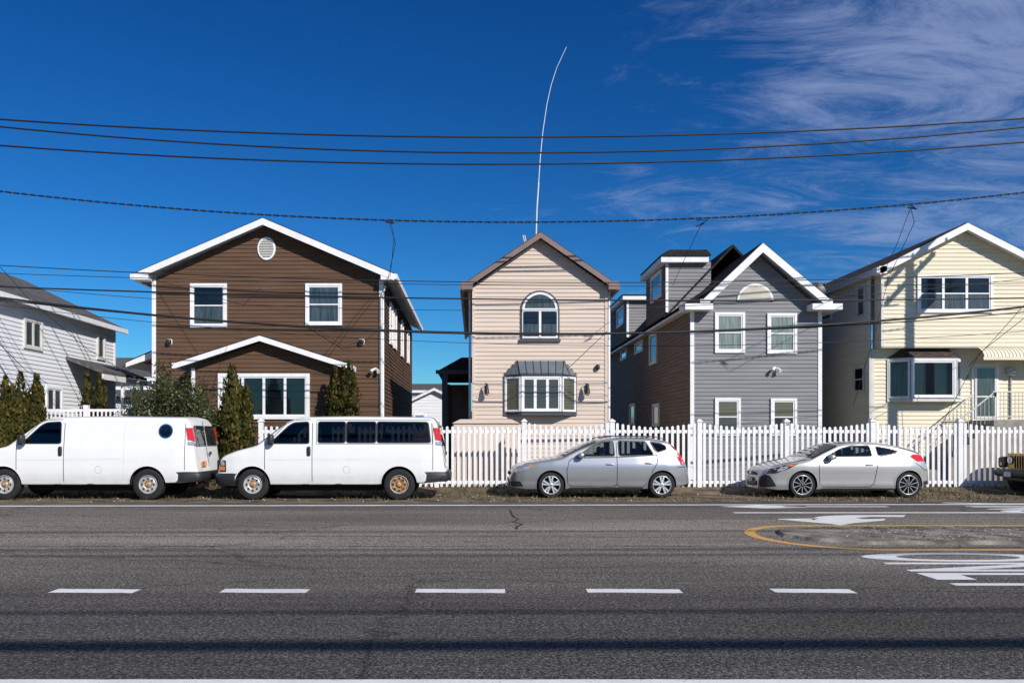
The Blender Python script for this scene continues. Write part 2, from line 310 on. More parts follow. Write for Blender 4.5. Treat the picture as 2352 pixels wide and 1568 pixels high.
for (ya,yb,zt,xf) in ((29.7,33.0,8.22,7.12),(37.2,41.5,8.1,7.1)):
    lap(w,front(ya),rect(xf,xm-.8),6.2,zt-.15,'grey');lap(w,leftw(xf),rect(ya,yb),6.0,zt-.15,'greyshade');w.box(xf-.22,xm-.95,ya-.25,yb+.2,zt-.2,zt,'trim')
    w.prism([(xf-.25,ya-.28,zt+.003),(xm-.95,ya-.28,zt+.003),(xm-.95,yb,zt+.003),(xf-.25,yb,zt+.003)],(0,0,.05),'shingle')
    corner(w,front(ya),xf,xf+.1,6.2,zt-.2);win(w,leftw(xf),ya+.5,ya+2.3,6.9,zt-.3)
w.prism([(6.87,29.42,8.275),(8.75,29.42,8.275),(8.6,29.42,8.47),(7.2,29.42,8.47)],(0,3.5,0),'shingle')
w.build('dormers',h)
w=MB();corner(w,L,xl-.03,xl+.1,GZ,ze);corner(w,L,xr-.1,xr+.03,GZ,ze);w.build('corner_trim',h)
w=MB()
win(w,L,x(1641),x(1710),z(810),z(717),up='curtain',lo='curtain');win(w,L,x(1761),x(1829),z(812),z(719),up='curtain',lo='curtain')
win(w,L,x(1641),x(1700),z(1000),z(913),up='blindy',lo='blind');win(w,L,x(1769),x(1829),z(1000),z(914),up='blindy',lo='glass')
cx=x(1734);w.lpoly(L,[(cx+.62*math.cos(k*math.pi/16),z(692)+.6*math.sin(k*math.pi/16)) for k in range(17)],0,.05,'trim');w.lpoly(L,[(cx+.54*math.cos(k*math.pi/16),z(692)+.05+.48*math.sin(k*math.pi/16)) for k in range(17)],.05,.056,'shade')
def yb(u): return xl*F/(u-1090)
for u0,u1,v0,v1,g in ((1494,1510,760,833,'glass'),(1460,1478,778,806,'blindy'),(1427,1441,790,822,'lens'),(1501,1516,925,978,'glass2'),(1448,1460,925,975,'glass2')):
    a=yb(u1);b=yb(u0);win(w,leftw(xl),a,b,wz(v1,a),wz(v0,a),up=g,lo=g,dh=False,tr='trim2')
w.build('windows',h);w=MB();flood(w,x(1778),Y,z(846),'trim');w.build('flood_light',h)
# ---- cream house
h=group('cream_house');Y=26.5;x=lambda u:wx(u,Y);z=lambda v:wz(v,Y);L=front(Y)
xl,xr=x(2024),x(2400);xm=x(2207);ze=z(618);zr=z(530);Y2=26.95;L2=front(Y2)
w=MB();lap(w,L,gab(xl,xr,ze,zr,xm),z(795),zr-.02,'cream',[ze]);w.box(xl,xr,Y,Y2,z(795)-.04,z(795)-.002,'trim2')
lap(w,L2,rect(xl-.1,xr),GZ,z(795)-.03,'cream');lap(w,leftw(xl),rect(Y,Y2),z(795),ze,'cream');lap(w,leftw(xl-.1),rect(Y2,38),GZ,ze,'cream');lap(w,rightw(xr),rect(Y,38),GZ,ze,'cream')
w.build('siding_walls',h)
w=MB();gable_roof(w,x(2008),x(2405),xm,z(617),z(516),26.15,38.3,'shinglebr','trim',.12,.26)
w.box(x(2006),xl,26.12,26.6,z(632),z(616),'trim');w.box(xl-.35,xl-.1,26.7,38.2,ze-.12,ze-.06,'trim2');w.build('roof',h)
w=MB();corner(w,L,xl-.02,xl+.06,z(795),ze,'trim2');corner(w,L2,xl-.13,xl-.02,GZ,z(797),'trim2');w.tube([(xl-.18,Y2-.02,z(640)),(xl-.18,Y2-.02,GZ)],.04,'trim2');w.build('corner_trim',h)
w=MB();win(w,L,x(2105),x(2278),z(718),z(630),nx=3,dh=True,up='glass',lo='glass2')
def yb(u): return xl*F/(u-1090)
for u0,u1,v0,v1,g in ((1975,1997,648,727,'glass2'),(1968,1995,835,902,'glass'),(1893,1918,675,735,'glass')):
    a=yb(u1);b=yb(u0);win(w,leftw(xl-.1),a,b,wz(v1,a),wz(v0,a),up=g,lo=g,tr='trim2')
w.build('windows',h)
bay('bay_window',h,Y2,2040,2203,2076,2176,828,914,797,2075,2170,.4,'shinglebr','trim2',('glass2','glass','glass2',1),False,'trim2')
w=MB();ax=lambda u:wx(u,Y2);az=lambda v:wz(v,Y2)
rows=[[(ax(2226)+(ax(2420)-ax(2226))*i/24,Y2-.05-.75*math.sin(t),az(797)-.0-.42*(1-math.cos(t))) for i in range(25)] for t in [k*math.pi/2/8 for k in range(9)]]
w.grid(rows,'cream',sm=False)
for i in range(25):
    p=[rw[i] for rw in rows];w.tube([(a,b-.006,c+.006) for a,b,c in p],.009,'cream',4)
w.box(ax(2224),ax(2420),Y2-.81,Y2-.79,az(797)-.50,az(797)-.40,'cream')
w.build('door_awning',h)
w=MB();w.lbox(L2,ax(2230),ax(2292),az(965),az(835),0,.05,'trim');w.lbox(L2,ax(2236),ax(2286),az(960),az(840),.05,.08,'trim2')
w.lbox(L2,ax(2241),ax(2281),az(908),az(845),.08,.085,'glass2');w.lbox(L2,ax(2241),ax(2281),az(955),az(912),.08,.085,'glass2')
w.rbox((ax(2283),Y2-.1,az(905)),(.03,.06,.15),'dark')
w.build('front_door',h)
w=MB();w.rbox((ax(2317),Y2-.1,az(852)),(.28,.2,.3),'steelw');w.lathe([(0,-.04),(.11,-.04),(.11,.05)],(ax(2319),Y2-.2,az(855)),'lens',16);w.tube([(ax(2319),Y2-.05,az(862)),(ax(2319),Y2-.05,az(960))],.03,'steelw');w.build('electric_meter',h)
w=MB();zl=az(965);xd=ax(2225)
w.box(xd,xr,Y2-1.3,Y2-.03,GZ,zl,'concrete')
for i in range(9): w.box(xd-.26*(i+1),xd-.26*i,Y2-1.3,Y2-.1,GZ,zl-.2*(i+1),'concrete')
w.build('front_steps',h)
w=MB()
for yy in (Y2-1.25,Y2-.2):
    w.tube([(xd-2.1,yy,zl-1.65+.8),(xd,yy,zl+.85)],.025,'trim2')
    for i in range(17):
        f=i/16;X=xd-2.1*(1-f);zz=zl-.85+1.7*f-.0;w.tube([(X,yy,zz-.78),(X,yy,zz)],.011,'trim2',4)
w.tube([(xd,Y2-1.25,zl+.9),(xr,Y2-1.25,zl+.9)],.025,'trim2');w.tube([(xd,Y2-1.25,zl+.1),(xr,Y2-1.25,zl+.1)],.018,'trim2')
for i in range(24): w.tube([(xd+i*.12,Y2-1.25,zl),(xd+i*.12,Y2-1.25,zl+.9)],.011,'trim2',4)
w.build('stair_railing',h)
def text(body,loc,size,m,parent,rot=(math.pi/2,0,0),sc_=(1,1,1),ext=.003,off=0):
    c=bpy.data.curves.new('t','FONT');c.body=body;c.size=size;c.extrude=ext;c.align_x='CENTER';c.offset=off
    o=bpy.data.objects.new('t',c);sc.collection.objects.link(o);bpy.context.view_layer.update()
    me=bpy.data.meshes.new_from_object(o.evaluated_get(bpy.context.evaluated_depsgraph_get()));bpy.data.objects.remove(o)
    n=bpy.data.objects.new('lettering',me);me.materials.clear();me.materials.append(M[m] if isinstance(m,str) else m);sc.collection.objects.link(n);n.location=loc;n.rotation_euler=rot;n.scale=sc_;n.parent=parent;return n
text('27',(ax(2222),Y2-.03,az(868)),.14,'dark',h)
# satellite dish
d=group('satellite_dish');w=MB();c=V((wx(1879,29.5),29.5,wz(665,29.5)))
ax3=V((.35,-1,.45)).normalized();a1=ax3.cross(V((0,0,1))).normalized();a2=ax3.cross(a1)
w.grid([[c+(a1*math.cos(t)+a2*math.sin(t))*r_+ax3*(r_*r_*.6) for t in [2*math.pi*k/20 for k in range(20)]] for r_ in (.001,.08,.16,.24,.30)],'dark',True)
w.tube([c,c+V((.1,.2,-.5))],.03,'dark');w.tube([c-a2*.25,c+ax3*.35],.015,'dark');w.rbox(c+ax3*.36,(.08,.08,.08),'dark');w.build('dish',d)
# ---- white house (left)
h=group('white_house');X=-14.2;L=rightw(X)
def yb(u): return X*F/(u-1090)
def zz_(v,u): return wz(v,yb(u))
ze=zz_(757,268);ye=yb(264)
w=MB();lap(w,L,rect(18.5,ye),GZ,ze,'white');w.box(X-7.5,X-.02,ye-.03,ye,GZ,ze,'white');w.box(X-7.5,X-.02,18.5,18.53,GZ,ze,'white');w.build('siding_walls',h)
w=MB();gable_roof(w,X+.3,X-7.8,X-3.75,ze+.05,ze+2.0,18.2,ye+.3,'shinglegr','trim',.1,.2);w.build('roof',h)
w=MB()
for u0,u1,v0,v1,n in ((52,95,727,798,2),(221,239,765,824,1)):
    a,b=yb(u0),yb(u1);win(w,L,a,b,zz_(v1,u0),zz_(v0,u0),nx=n,dh=False,up='glass2',tr='trim2')
a,b=yb(103),yb(141);win(w,L,a,b,zz_(950,103),zz_(885,103),nx=2,dh=False,up='glass2')
corner(w,L,ye-.12,ye,GZ,ze);w.build('windows',h)
w=MB();a,b=yb(150),yb(262);zz=zz_(880,262)
w.prism([(X,a,zz+.6),(X,b,zz+.6),(X+1.3,b,zz+.1),(X+1.3,a,zz+.1)],(0,0,.1),'shinglegr');w.box(X+1.25,X+1.33,a,b,zz-.1,zz+.09,'trim')
for q in (a+.1,(a+b)/2,b-.2): w.box(X+1.1,X+1.2,q,q+.1,GZ,zz-.1,'trim')
w.build('side_porch',h)
# background houses
def bgh(X0,X1,Y0,Y1,zev,zrd,wm,rm,axis='y'):
    h=group('background_house');w=MB();lap(w,front(Y0),gab(X0,X1,zev,zrd) if axis=='y' else rect(X0,X1),GZ,(zrd if axis=='y' else zev)-.01,wm,[zev],pitch=.2)
    w.box(X0,X1,Y0+.05,Y1,GZ,zev,wm);w.build('walls',h);w=MB()
    if axis=='y': gable_roof(w,X0-.3,X1+.3,(X0+X1)/2,zev-.05,zrd+.1,Y0-.3,Y1,rm,'trim',.1,.2)
    else:
        ym=(Y0+Y1)/2;w.prism([(X0-.3,Y0-.3,zev-.1),(X0-.3,ym,zrd),(X0-.3,Y1+.3,zev-.1)],(X1-X0+.6,0,0),rm);w.box(X0-.3,X1+.3,Y0-.36,Y0-.303,zev-.25,zev-.08,'trim')
    w.build('roof',h);w=MB();xm=(X0+X1)/2
    for k in (-.25,.25): win(w,front(Y0),xm+k*(X1-X0)-.4,xm+k*(X1-X0)+.4,zev-1.9,zev-.7,tr='trim')
    w.build('windows',h)
bgh(wx(262,44),wx(345,44),44,54,wz(865,44),wz(820,44),'white','shinglegr','x')
bgh(wx(150,40),wx(300,40),38,48,wz(905,38),wz(880,38),'white','shinglegr','x')
bgh(wx(930,52),wx(1065,52),52,60,wz(925,52),wz(893,52),'white','shinglegr','y')
bgh(wx(880,70),wx(1012,70),70,80,wz(895,70),wz(872,70),'trim2','shinglegr','x')
bgh(-30,-22,46,56,5,6.6,'white','shinglegr','x');bgh(24,33,33,46,6,8,'greyshade','shingle','y');bgh(-36,-27,25,38,6,8,'beige','shingle','y')
# ================= white picket fence
h=group('white_picket_fence');w=MB();YF=23.
posts=[wx(u,YF) for u in (1204,1406,1606,1806,2003,2204,2404,2604)]
lft=[wx(u,YF) for u in (600,802,1003)];P=lft+posts
bz=GZ-.02
for i,p in enumerate(P):
    w.box(p-.065,p+.065,YF-.065,YF+.065,bz-.1,2.0,'trim');w.box(p-.085,p+.085,YF-.085,YF+.085,2.0,2.035,'trim')
    w.prism([(p-.08,YF-.08,2.035),(p+.08,YF-.08,2.035),(p,YF,2.1)],(0,.16,0),'trim')
for i in range(len(P)-1):
    a,b=P[i]+.065,P[i+1]-.065;n=15;flat=i<3
    for zr_ in (bz+.12,bz+1.58): w.box(a,b,YF-.02,YF+.02,zr_,zr_+.09,'trim')
    for k in range(n):
        c=a+(b-a)*(k+.5)/n;f=abs((k+.5)/n*2-1);t=1.88 if flat else 1.86+.13*f**1.6
        hw=.038;d=U(-.006,.006);j=U(-.004,.004)
        w.prism([(c-hw+j,YF-.04,bz+.03),(c+hw+j,YF-.04,bz+.03),(c+hw,YF-.04,t-.03+d),(c,YF-.04,t+d),(c-hw,YF-.04,t-.03+d)],(0,.018,0),'trim')
w.build('pickets_and_rails',h);text('28',(wx(1806,YF),YF-.07,1.9),.11,'dark',h)
h=group('white_vinyl_fence');w=MB();Yq=24.6
a,b=wx(98,Yq),wx(300,Yq);zt=wz(937,Yq)
for zr_ in (zt-.1,zt-.5,.5): w.box(a,b,Yq-.02,Yq+.02,zr_,zr_+.08,'trim')
k=a
while k<b: w.box(k,k+.05,Yq-.03,Yq-.021,.15,zt-.02,'trim');k+=.13
for k in (a,(a+b)/2,b): w.box(k-.07,k+.07,Yq-.07,Yq+.07,.1,zt+.1,'trim')
w.build('panels',h)
h=group('garden_storage_box');w=MB();Yq=23.9;X0,X1=wx(1042,Yq),wx(1190,Yq);zt=wz(962,Yq)
w.box(X0,X1,Yq,Yq+1.1,GZ,zt-.12,'beige');w.prism([(X0-.05,Yq-.05,zt-.12),(X0+.2,Yq-.05,zt),(X1-.2,Yq-.05,zt),(X1+.05,Yq-.05,zt-.12)],(0,1.2,0),'beige');w.build('box',h)
# ================= vehicles
def lin(p,x):
    if x<=p[0][0]: return p[0][1]
    for a,b in zip(p,p[1:]):
        if x<=b[0]: return a[1]+(b[1]-a[1])*(x-a[0])/max(1e-9,b[0]-a[0])
    return p[-1][1]
def blur(p,x,r,n=4): return sum(lin(p,x+r*k/n) for k in range(-n,n+1))/(2*n+1)
class Body:
    def __init__(s,L,top,bot,plan,gz,r=.12,rr=.2,crown=.03,sm=.05):
        s.L=L;s.top=top;s.bot=bot;s.plan=plan;s.gz=gz;s.r=r;s.rr=rr;s.c=crown;s.sm=sm
    def zt(s,x): q=min(s.sm,max(.012,min(x,s.L-x)));return blur(s.top,x,q)-s.c
    def zb(s,x): return blur(s.bot,x,.05)
    def w(s,x,z): return blur(s.plan,x,.04)*blur(s.gz,z,.04)
    def par(s,x):
        a,b=s.zb(x),s.zt(x);r=min(s.r,.35*(b-a));return a,b,r,min(s.rr,s.rr*r/s.r+.02)
    def surf(s,x,z):
        a,b,r,rr=s.par(x);zs=b-r
        if z<=zs: return s.w(x,z)
        return s.w(x,zs)-rr+rr*math.sqrt(max(0,1-((z-zs)/r)**2))
    def sec(s,x):
        a,b,r,rr=s.par(x);zs=b-r;N=26;p=[]
        wb=s.w(x,a);p.append((0,a));p.append((wb*.9,a))
        for i in range(N+1): zz=a+.03+(zs-a-.03)*i/N;p.append((s.w(x,zz),zz))
        ws=s.w(x,zs)
        for k in range(1,7): t=k*math.pi/12;p.append((ws-rr+rr*math.cos(t),zs+r*math.sin(t)))
        yf=ws-rr
        for k in (.75,.5,.25,0): p.append((yf*k,b+s.c*(1-k*k)))
        full=[(-y,z) for y,z in p]+[(y,z) for y,z in p[-2:0:-1]]
        return full
    def topz(s,x,k):
        a,b,r,rr=s.par(x);yf=s.w(x,b-r)-rr
        if abs(k)<=1: return (yf*k,b+s.c*(1-k*k)+.007)
        t=(abs(k)-1)*math.radians(58);sg=1 if k>0 else -1
        return (sg*(yf+(rr+.006)*math.sin(t)),b-r+(r+.007)*math.cos(t))
def rnd(poly,r=.05,n=4):
    out=[];k=len(poly)
    for i in range(k):
        a,b,c=V((*poly[i-1],0)),V((*poly[i],0)),V((*poly[(i+1)%k],0))
        d1=(a-b);d2=(c-b);q=min(r,d1.length*.4,d2.length*.4);p=b+d1.normalized()*q;s_=b+d2.normalized()*q
        for j in range(n+1):
            t=j/n;v=p*(1-t)**2+b*2*t*(1-t)+s_*t*t;out.append((v.x,v.y))
    return out
def patch(w,B,poly,off,m,sides=(-1,1),step=.07):
    b=bmesh.new();f=b.faces.new([b.verts.new((p[0],0,p[1])) for p in poly])
    xs=[p[0] for p in poly];zs=[p[1] for p in poly]
    for ax_,lo,hi in ((0,min(xs),max(xs)),(2,min(zs),max(zs))):
        k=lo+step
        while k<hi:
            co=[0,0,0];no=[0,0,0];co[ax_]=k;no[ax_]=1
            bmesh.ops.bisect_plane(b,geom=b.verts[:]+b.edges[:]+b.faces[:],plane_co=co,plane_no=no);k+=step
    for sd in sides:
        for f in b.faces: w.face([(v.co.x,sd*(B.surf(v.co.x,v.co.z)+off),v.co.z) for v in f.verts],m,True)
    b.free()
def strip(w,B,pl,wd,off,m,sides=(-1,1),closed=False):
    if closed: pl=pl+[pl[0]]
    pts=[]
    for a,b in zip(pl,pl[1:]):
        n=max(1,int(math.dist(a,b)/.07))
        for i in range(n): pts.append((a[0]+(b[0]-a[0])*i/n,a[1]+(b[1]-a[1])*i/n))
    pts.append(pl[-1]);N=len(pts);A=[];C=[]
    for i,p in enumerate(pts):
        q=pts[i-1] if i else (pts[-2] if closed else p);r=pts[i+1] if i<N-1 else (pts[1] if closed else p)
        d=V((r[0]-q[0],r[1]-q[1]));d=d.normalized() if d.length>1e-6 else V((1,0));n=V((-d.y,d.x))*wd/2
        A.append((p[0]+n.x,p[1]+n.y));C.append((p[0]-n.x,p[1]-n.y))
    for sd in sides:
        w.grid([[(p[0],sd*(B.surf(*p)+off),p[1]) for p in A],[(p[0],sd*(B.surf(*p)+off),p[1]) for p in C]],m)
def wheel(name,par,cx,cy,cz,Rr,sgn,style,rusty=False):
    w=MB();k=sgn
    rim=Rr*{'steel':.58,'alloy':.70,'dark':.74}[style];c=(cx,cy,cz)
    w.lathe([(rim,.0),(rim*1.03,.005),(Rr*.93,.012),(Rr*.985,-.01),(Rr,-.04),(Rr,-.17),(Rr*.98,-.2),(rim,-.215),(rim,-.2)],c,'black',48,k)
    for t in range(4): w.lathe([(Rr+.002,-.055-t*.032),(Rr+.002,-.06-t*.032)],c,'wellm',48,k)
    rm={'steel':'steelw','alloy':'alloy','dark':'darkalloy'}[style]
    w.lathe([(rim*1.02,.004),(rim*.99,.014),(rim*.95,.006),(rim*.93,-.04),(rim*.93,-.19)],c,'alloy' if style!='steel' else rm,40,k)
    w.lathe([(rim*.93,-.12),(0.01,-.12)],c,'wellm',30,k)
    w.lathe([(rim*.7,-.1),(rim*.7,-.085),(.05,-.085)],c,'dark',30,k)
    if style=='steel':
        hub='rust'
        w.lathe([(rim*.94,-.035),(rim*.84,-.03),(rim*.74,-.008),(rim*.5,-.004),(rim*.42,-.03),(rim*.3,-.03),(rim*.26,.0),(0.01,.006)],c,'rust' if rusty else rm,40,k)
        w.lathe([(rim*.44,-.0245),(rim*.3,-.025)],c,hub,24,k);w.lathe([(rim*.27,.004),(rim*.2,.02),(.001,.022)],c,hub,20,k)
        for i in range(8):
            a=i*math.pi/4;x_=cx+rim*.66*math.cos(a);z_=cz+rim*.66*math.sin(a);w.lathe([(.026,.0),(.001,.0)],(x_,cy+k*.004,z_),'wellm',10,k)
            x_=cx+rim*.36*math.cos(a+.3);z_=cz+rim*.36*math.sin(a+.3);w.lathe([(.012,-.02),(.01,.0),(.001,.0)],(x_,cy,z_),'rust' if hub=='rust' else 'chrome',8,k)
    else:
        n=10
        for i in range(n):
            a=i*2*math.pi/n+.1
            if style=='alloy': a=(i//2)*2*math.pi/5+(.2 if i%2 else -.2)+.3
            for wd,mm,dd in ((.05,rm,0),) if style=='alloy' else ((.06,rm,0),(.012,'alloy',.004)):
                r0,r1=rim*.14,rim*.95;wd0=wd*.6
                def pt(r_,q,y_): aa=a+(.18*(r_/rim) if style=='dark' else 0);return (cx+r_*math.cos(aa)-q*math.sin(aa),cy+k*y_,cz+r_*math.sin(aa)+q*math.cos(aa))
                y0,y1=.0+dd,.008+dd
                A=[pt(r0,-wd0/2,y0+.004),pt(r1,-wd/2,y1-.006),pt(r1,wd/2,y1-.006),pt(r0,wd0/2,y0+.004)]
                w.prism(A,(0,-k*.035,0),mm)
        w.lathe([(rim*.22,-.03),(rim*.22,.004),(rim*.17,.012),(.001,.012)],c,rm,20,k)
        w.lathe([(rim*.09,.0135),(.001,.0135)],c,'chrome',12,k)
    w.build(name,par)
def add_vehicle(name,X0,Yc,B,pm,wheels,Rw,Ra,style,windows,cabin,ws,details,tint='cglass',z0=0,rearwin=None,seats=(),rustrear=False):
    g=group(name,(X0,Yc,z0));L=B.L
    xs=sorted(set([0,.006,.015,.03,.05,.08,.11,.14,.18,.22]+[L-v for v in (0,.006,.015,.03,.05,.08,.11,.15,.2)]+[.22+(L-.42)*i/72 for i in range(73)]))
    rows=[[(x_,y,zz) for y,zz in B.sec(x_)] for x_ in xs]
    w=MB();w.mi(pm);w.mi('inside');w.mi('wellm');w.grid(rows,pm,True);w.face(rows[0],pm);w.face(rows[-1][::-1],pm)
    o=w.build('body_shell',None)
    def cutter(poly,y0,y1,mi):
        c=MB();c.mi(pm);c.mi('inside');c.mi('wellm');c.prism([(a,y0,b) for a,b in poly],(0,y1-y0,0),['','inside','wellm'][mi]);q=c.build('cut',None);return q
    cs=[]
    circ=lambda cx,cz,r:[(cx+r*math.cos(t),cz+r*math.sin(t)) for t in [2*math.pi*k/44 for k in range(44)]]
    for wxx in wheels:
        cs.append(cutter(circ(wxx,Rw+.01,Ra),-1.5,-.58,2));cs.append(cutter(circ(wxx,Rw+.01,Ra),.58,1.5,2))
    if cabin: cs.append(cutter(cabin,-.62,.62,1))
    for p in windows: cs.append(cutter(rnd(p,.06),-1.5,1.5,1))
    for c in cs:
        md=o.modifiers.new('b','BOOLEAN');md.object=c;md.operation='DIFFERENCE';md.solver='EXACT'
    bpy.context.view_layer.update();dg=bpy.context.evaluated_depsgraph_get()
    me=bpy.data.meshes.new_from_object(o.evaluated_get(dg));o.modifiers.clear();o.data=me;o.parent=g
    for c in cs: bpy.data.objects.remove(c)
    b=bmesh.new();b.from_mesh(me)
    for f in b.faces: f.smooth=True
    for e in b.edges:
        if len(e.link_faces)==2: e.smooth=e.calc_face_angle(0)<math.radians(32) and e.link_faces[0].material_index==e.link_faces[1].material_index
    b.to_mesh(me);b.free()
    w=MB()
    for p in windows: patch(w,B,rnd(p,.06),-.006,tint)
    w.build('side_glass',g,False)
    w=MB()
    for p in windows: strip(w,B,rnd(p,.06),.028,.003,'blackpl',closed=True)
    w.build('window_seals',g,False)
    w=MB()
    for (a,b_) in [ws]+([rearwin] if rearwin else []):
        rows=[]
        for i in range(15):
            x_=a+(b_-a)*i/14;rows.append([(x_,)+B.topz(x_,k) for k in [-1.9,-1.6,-1.3]+[-1+j/6 for j in range(13)]+[1.3,1.6,1.9]])
        w.grid(rows,'wshield')
    w.build('windshield',g,False)
    w=MB()
    for (x_,zz,hh) in seats:
        for y_ in (-.38,.38):
            w.rbox((x_+.06,y_,zz+hh*.35),(.16,.46,hh*.8),'inside');w.rbox((x_+.1,y_,zz+hh*.85),(.1,.26,.18),'inside')
    w.build('seats',g)
    w=MB()
    for wxx in wheels:
        pts=[(wxx+(Ra+.012)*math.cos(t),Rw+.01+(Ra+.012)*math.sin(t)) for t in [math.radians(-5+190*k/30) for k in range(31)]]
        pts=[p for p in pts if p[1]>B.zb(p[0])+.02]
        strip(w,B,pts,.03,.008,pm)
    w.build('arch_lips',g,False)
    for i,wxx in enumerate(wheels):
        yw=B.w(wxx,.5)-.035
        wheel('wheel_%d'%(2*i+1),g,wxx,-yw,Rw,Rw,-1,style,rustrear and i==1);wheel('wheel_%d'%(2*i+2),g,wxx,yw,Rw,Rw,1,style)
    details(g,B)
    w=MB();w.box(wheels[0]+.45,wheels[1]-.45,-.6,.6,.22,.42,'wellm');w.tube([(wheels[0],-.6,Rw),(wheels[0],.6,Rw)],.05,'wellm');w.tube([(wheels[1],-.6,Rw),(wheels[1],.6,Rw)],.07,'wellm');w.build('underbody',g)
    return g
# --- vans
VT=[(0,.60),(.07,.66),(.09,.98),(.14,1.08),(.25,1.15),(.55,1.26),(1.02,1.38),(1.80,1.98),(2.0,2.06),(2.3,2.10),(3.4,2.115),(5.42,2.09),(5.55,2.0),(5.63,1.7),(5.72,1.0),(5.75,.72),(5.82,.69),(5.82,.45)]
VB=[(0,.42),(.3,.34),(1.5,.37),(4,.37),(5.3,.42),(5.82,.47)]
VP=[(0,.74),(.08,.84),(.2,.91),(.5,.96),(1.0,.985),(2,.995),(5.2,.99),(5.6,.95),(5.82,.90)]
VG=[(.3,.955),(.55,.99),(.62,1.0),(1.0,1.0),(1.05,1.003),(1.30,.99),(1.36,.975),(2.1,.88)]
def vanbody(): return Body(5.82,VT,VB,VP,VG,r=.11,rr=.16,crown=.03,sm=.06)
dwin=[(1.40,1.41),(1.86,1.85),(2.0,1.93),(2.36,1.95),(2.38,1.41)]
def van_details(kind):
    def f(g,B):
        w=MB()
        strip(w,B,[(1.28,.47),(1.28,1.36),(1.80,1.90),(1.98,1.99),(2.40,2.01),(2.46,1.9),(2.46,.47)],.016,.002,'wellm')
        if kind=='pass':
            strip(w,B,[(2.52,.47),(2.52,1.95),(3.3,1.97)],.012,.002,'wellm',sides=(1,))
        else:
            strip(w,B,[(3.95,.5),(3.95,1.98)],.01,.002,'trim2',sides=(-1,))
        strip(w,B,[(5.46,.75),(5.46,1.98)],.014,.002,'wellm')
        cap=[(3.32+.085*math.cos(t),.76+.085*math.sin(t)) for t in [k*math.pi/10 for k in range(20)]]
        strip(w,B,cap,.012,.002,'steelw',sides=(-1,),closed=True)
        strip(w,B,[(1.35,1.0),(3.9,1.02)],.006,.003,'trim2')
        w.build('panel_gaps',g,False);w=MB()
        for sd in (-1,1):
            ys=lambda a,b:sd*(B.surf(a,b)+.015)
            w.rbox((2.38,ys(2.38,1.22),1.22),(.09,.05,.24),'blackpl')
            w.rbox((1.45,sd*(B.surf(1.45,1.5)+.11),1.5),(.14,.2,.27),'blackpl');w.tube([(1.42,ys(1.42,1.42),1.42),(1.45,sd*(B.surf(1.45,1.5)+.1),1.42)],.025,'blackpl')
        w.build('mirrors_and_handles',g)
        w=MB()
        patch(w,B,rnd([(.0,.70),(.0,.98),(.14,1.0),(.30,.99),(.31,.70)],.02),.006,'blackpl')
        patch(w,B,rnd([(.10,.74),(.105,.84),(.27,.84),(.28,.74)],.02),.012,'amber')
        patch(w,B,rnd([(.09,.86),(.10,.97),(.26,.965),(.27,.86)],.02),.012,'lens')
        w.build('lamps',g,False);w=MB()
        for sd in (-1,1):
            for z0_,z1_,mm in ((1.46,1.80,'red'),(1.37,1.455,'lens')):
                q=lambda zz:lin([(.72,5.74),(1.0,5.71),(1.7,5.62),(2.0,5.55)],zz)
                y0=B.w(5.5,(z0_+z1_)/2)+.018
                w.prism([(q(z0_)-.13,sd*y0,z0_),(q(z0_)+.03,sd*(y0-.02),z0_),(q(z1_)+.03,sd*(y0-.03),z1_),(q(z1_)-.12,sd*(y0-.01),z1_)],(0,-sd*.12,0),mm)
        w.build('tail_lamps',g)
        w=MB()
        fr=[(.30,-1.0),(.10,-.93),(-.02,-.72),(-.06,0),(-.02,.72),(.10,.93),(.30,1.0),(.55,1.0)];fr=[(.55,-1.0)]+fr
        rows=[[(a+d,b*s_,zz) for a,b in fr] for d,s_,zz in ((.06,.97,.36),(0,1,.42),(-.01,1.005,.60),(.03,.98,.66),(.12,.94,.67))]
        w.grid(rows,'blackpl')
        w.box(.015,.075,-.72,.72,.69,.99,'blackpl')
        for zz in (.74,.81,.88,.95): w.box(.0,.03,-.6,.6,zz,zz+.02,'dark')
        rr=[(5.30,-.985),(5.72,-.96),(5.86,-.9),(5.9,0),(5.86,.9),(5.72,.96),(5.30,.985)]
        rows=[[(a+d,b,zz) for a,b in rr] for d,zz in ((-.06,.46),(0,.49),(.01,.64),(-.05,.70),(-.2,.705))]
        w.grid(rows,'blackpl')
        w.build('bumpers_and_grille',g)
        w=MB();xr_=lambda zz:lin([(.72,5.757),(1.0,5.727),(1.7,5.637),(2.0,5.56)],zz)+.01
        for y0,y1 in ((-.78,-.06),(.06,.78)):
            w.prism([(xr_(1.35),y0,1.35),(xr_(1.35),y1,1.35),(xr_(1.86),y1*.93,1.86),(xr_(1.86),y0*.93,1.86)],(.012,0,0),'wshield')
        w.prism([(xr_(.74),-.008,.74),(xr_(.74),.008,.74),(xr_(1.98),.008,1.98),(xr_(1.98),-.008,1.98)],(.006,0,0),'wellm')
        w.box(5.77,5.79,-.6,-.3,.82,.96,'amber' if kind=='cargo' else 'trim2');w.rbox((5.76,.08,1.15),(.04,.12,.08),'blackpl')
        w.build('rear_doors',g)
        if kind=='cargo':
            w=MB();c=[(4.98+.165*math.cos(t),1.72+.165*math.sin(t)) for t in [k*math.pi/14 for k in range(28)]]
            patch(w,B,c,.006,'glass',sides=(-1,));strip(w,B,c,.03,.012,'chrome',sides=(-1,),closed=True);w.build('round_window',g,False)
        else:
            w=MB();strip(w,B,[(2.56,1.40),(2.56,2.0),(5.42,1.99),(5.45,1.40)],.014,.002,'blackpl',closed=True,sides=(-1,1));w.build('glass_surround',g,False)
    return f
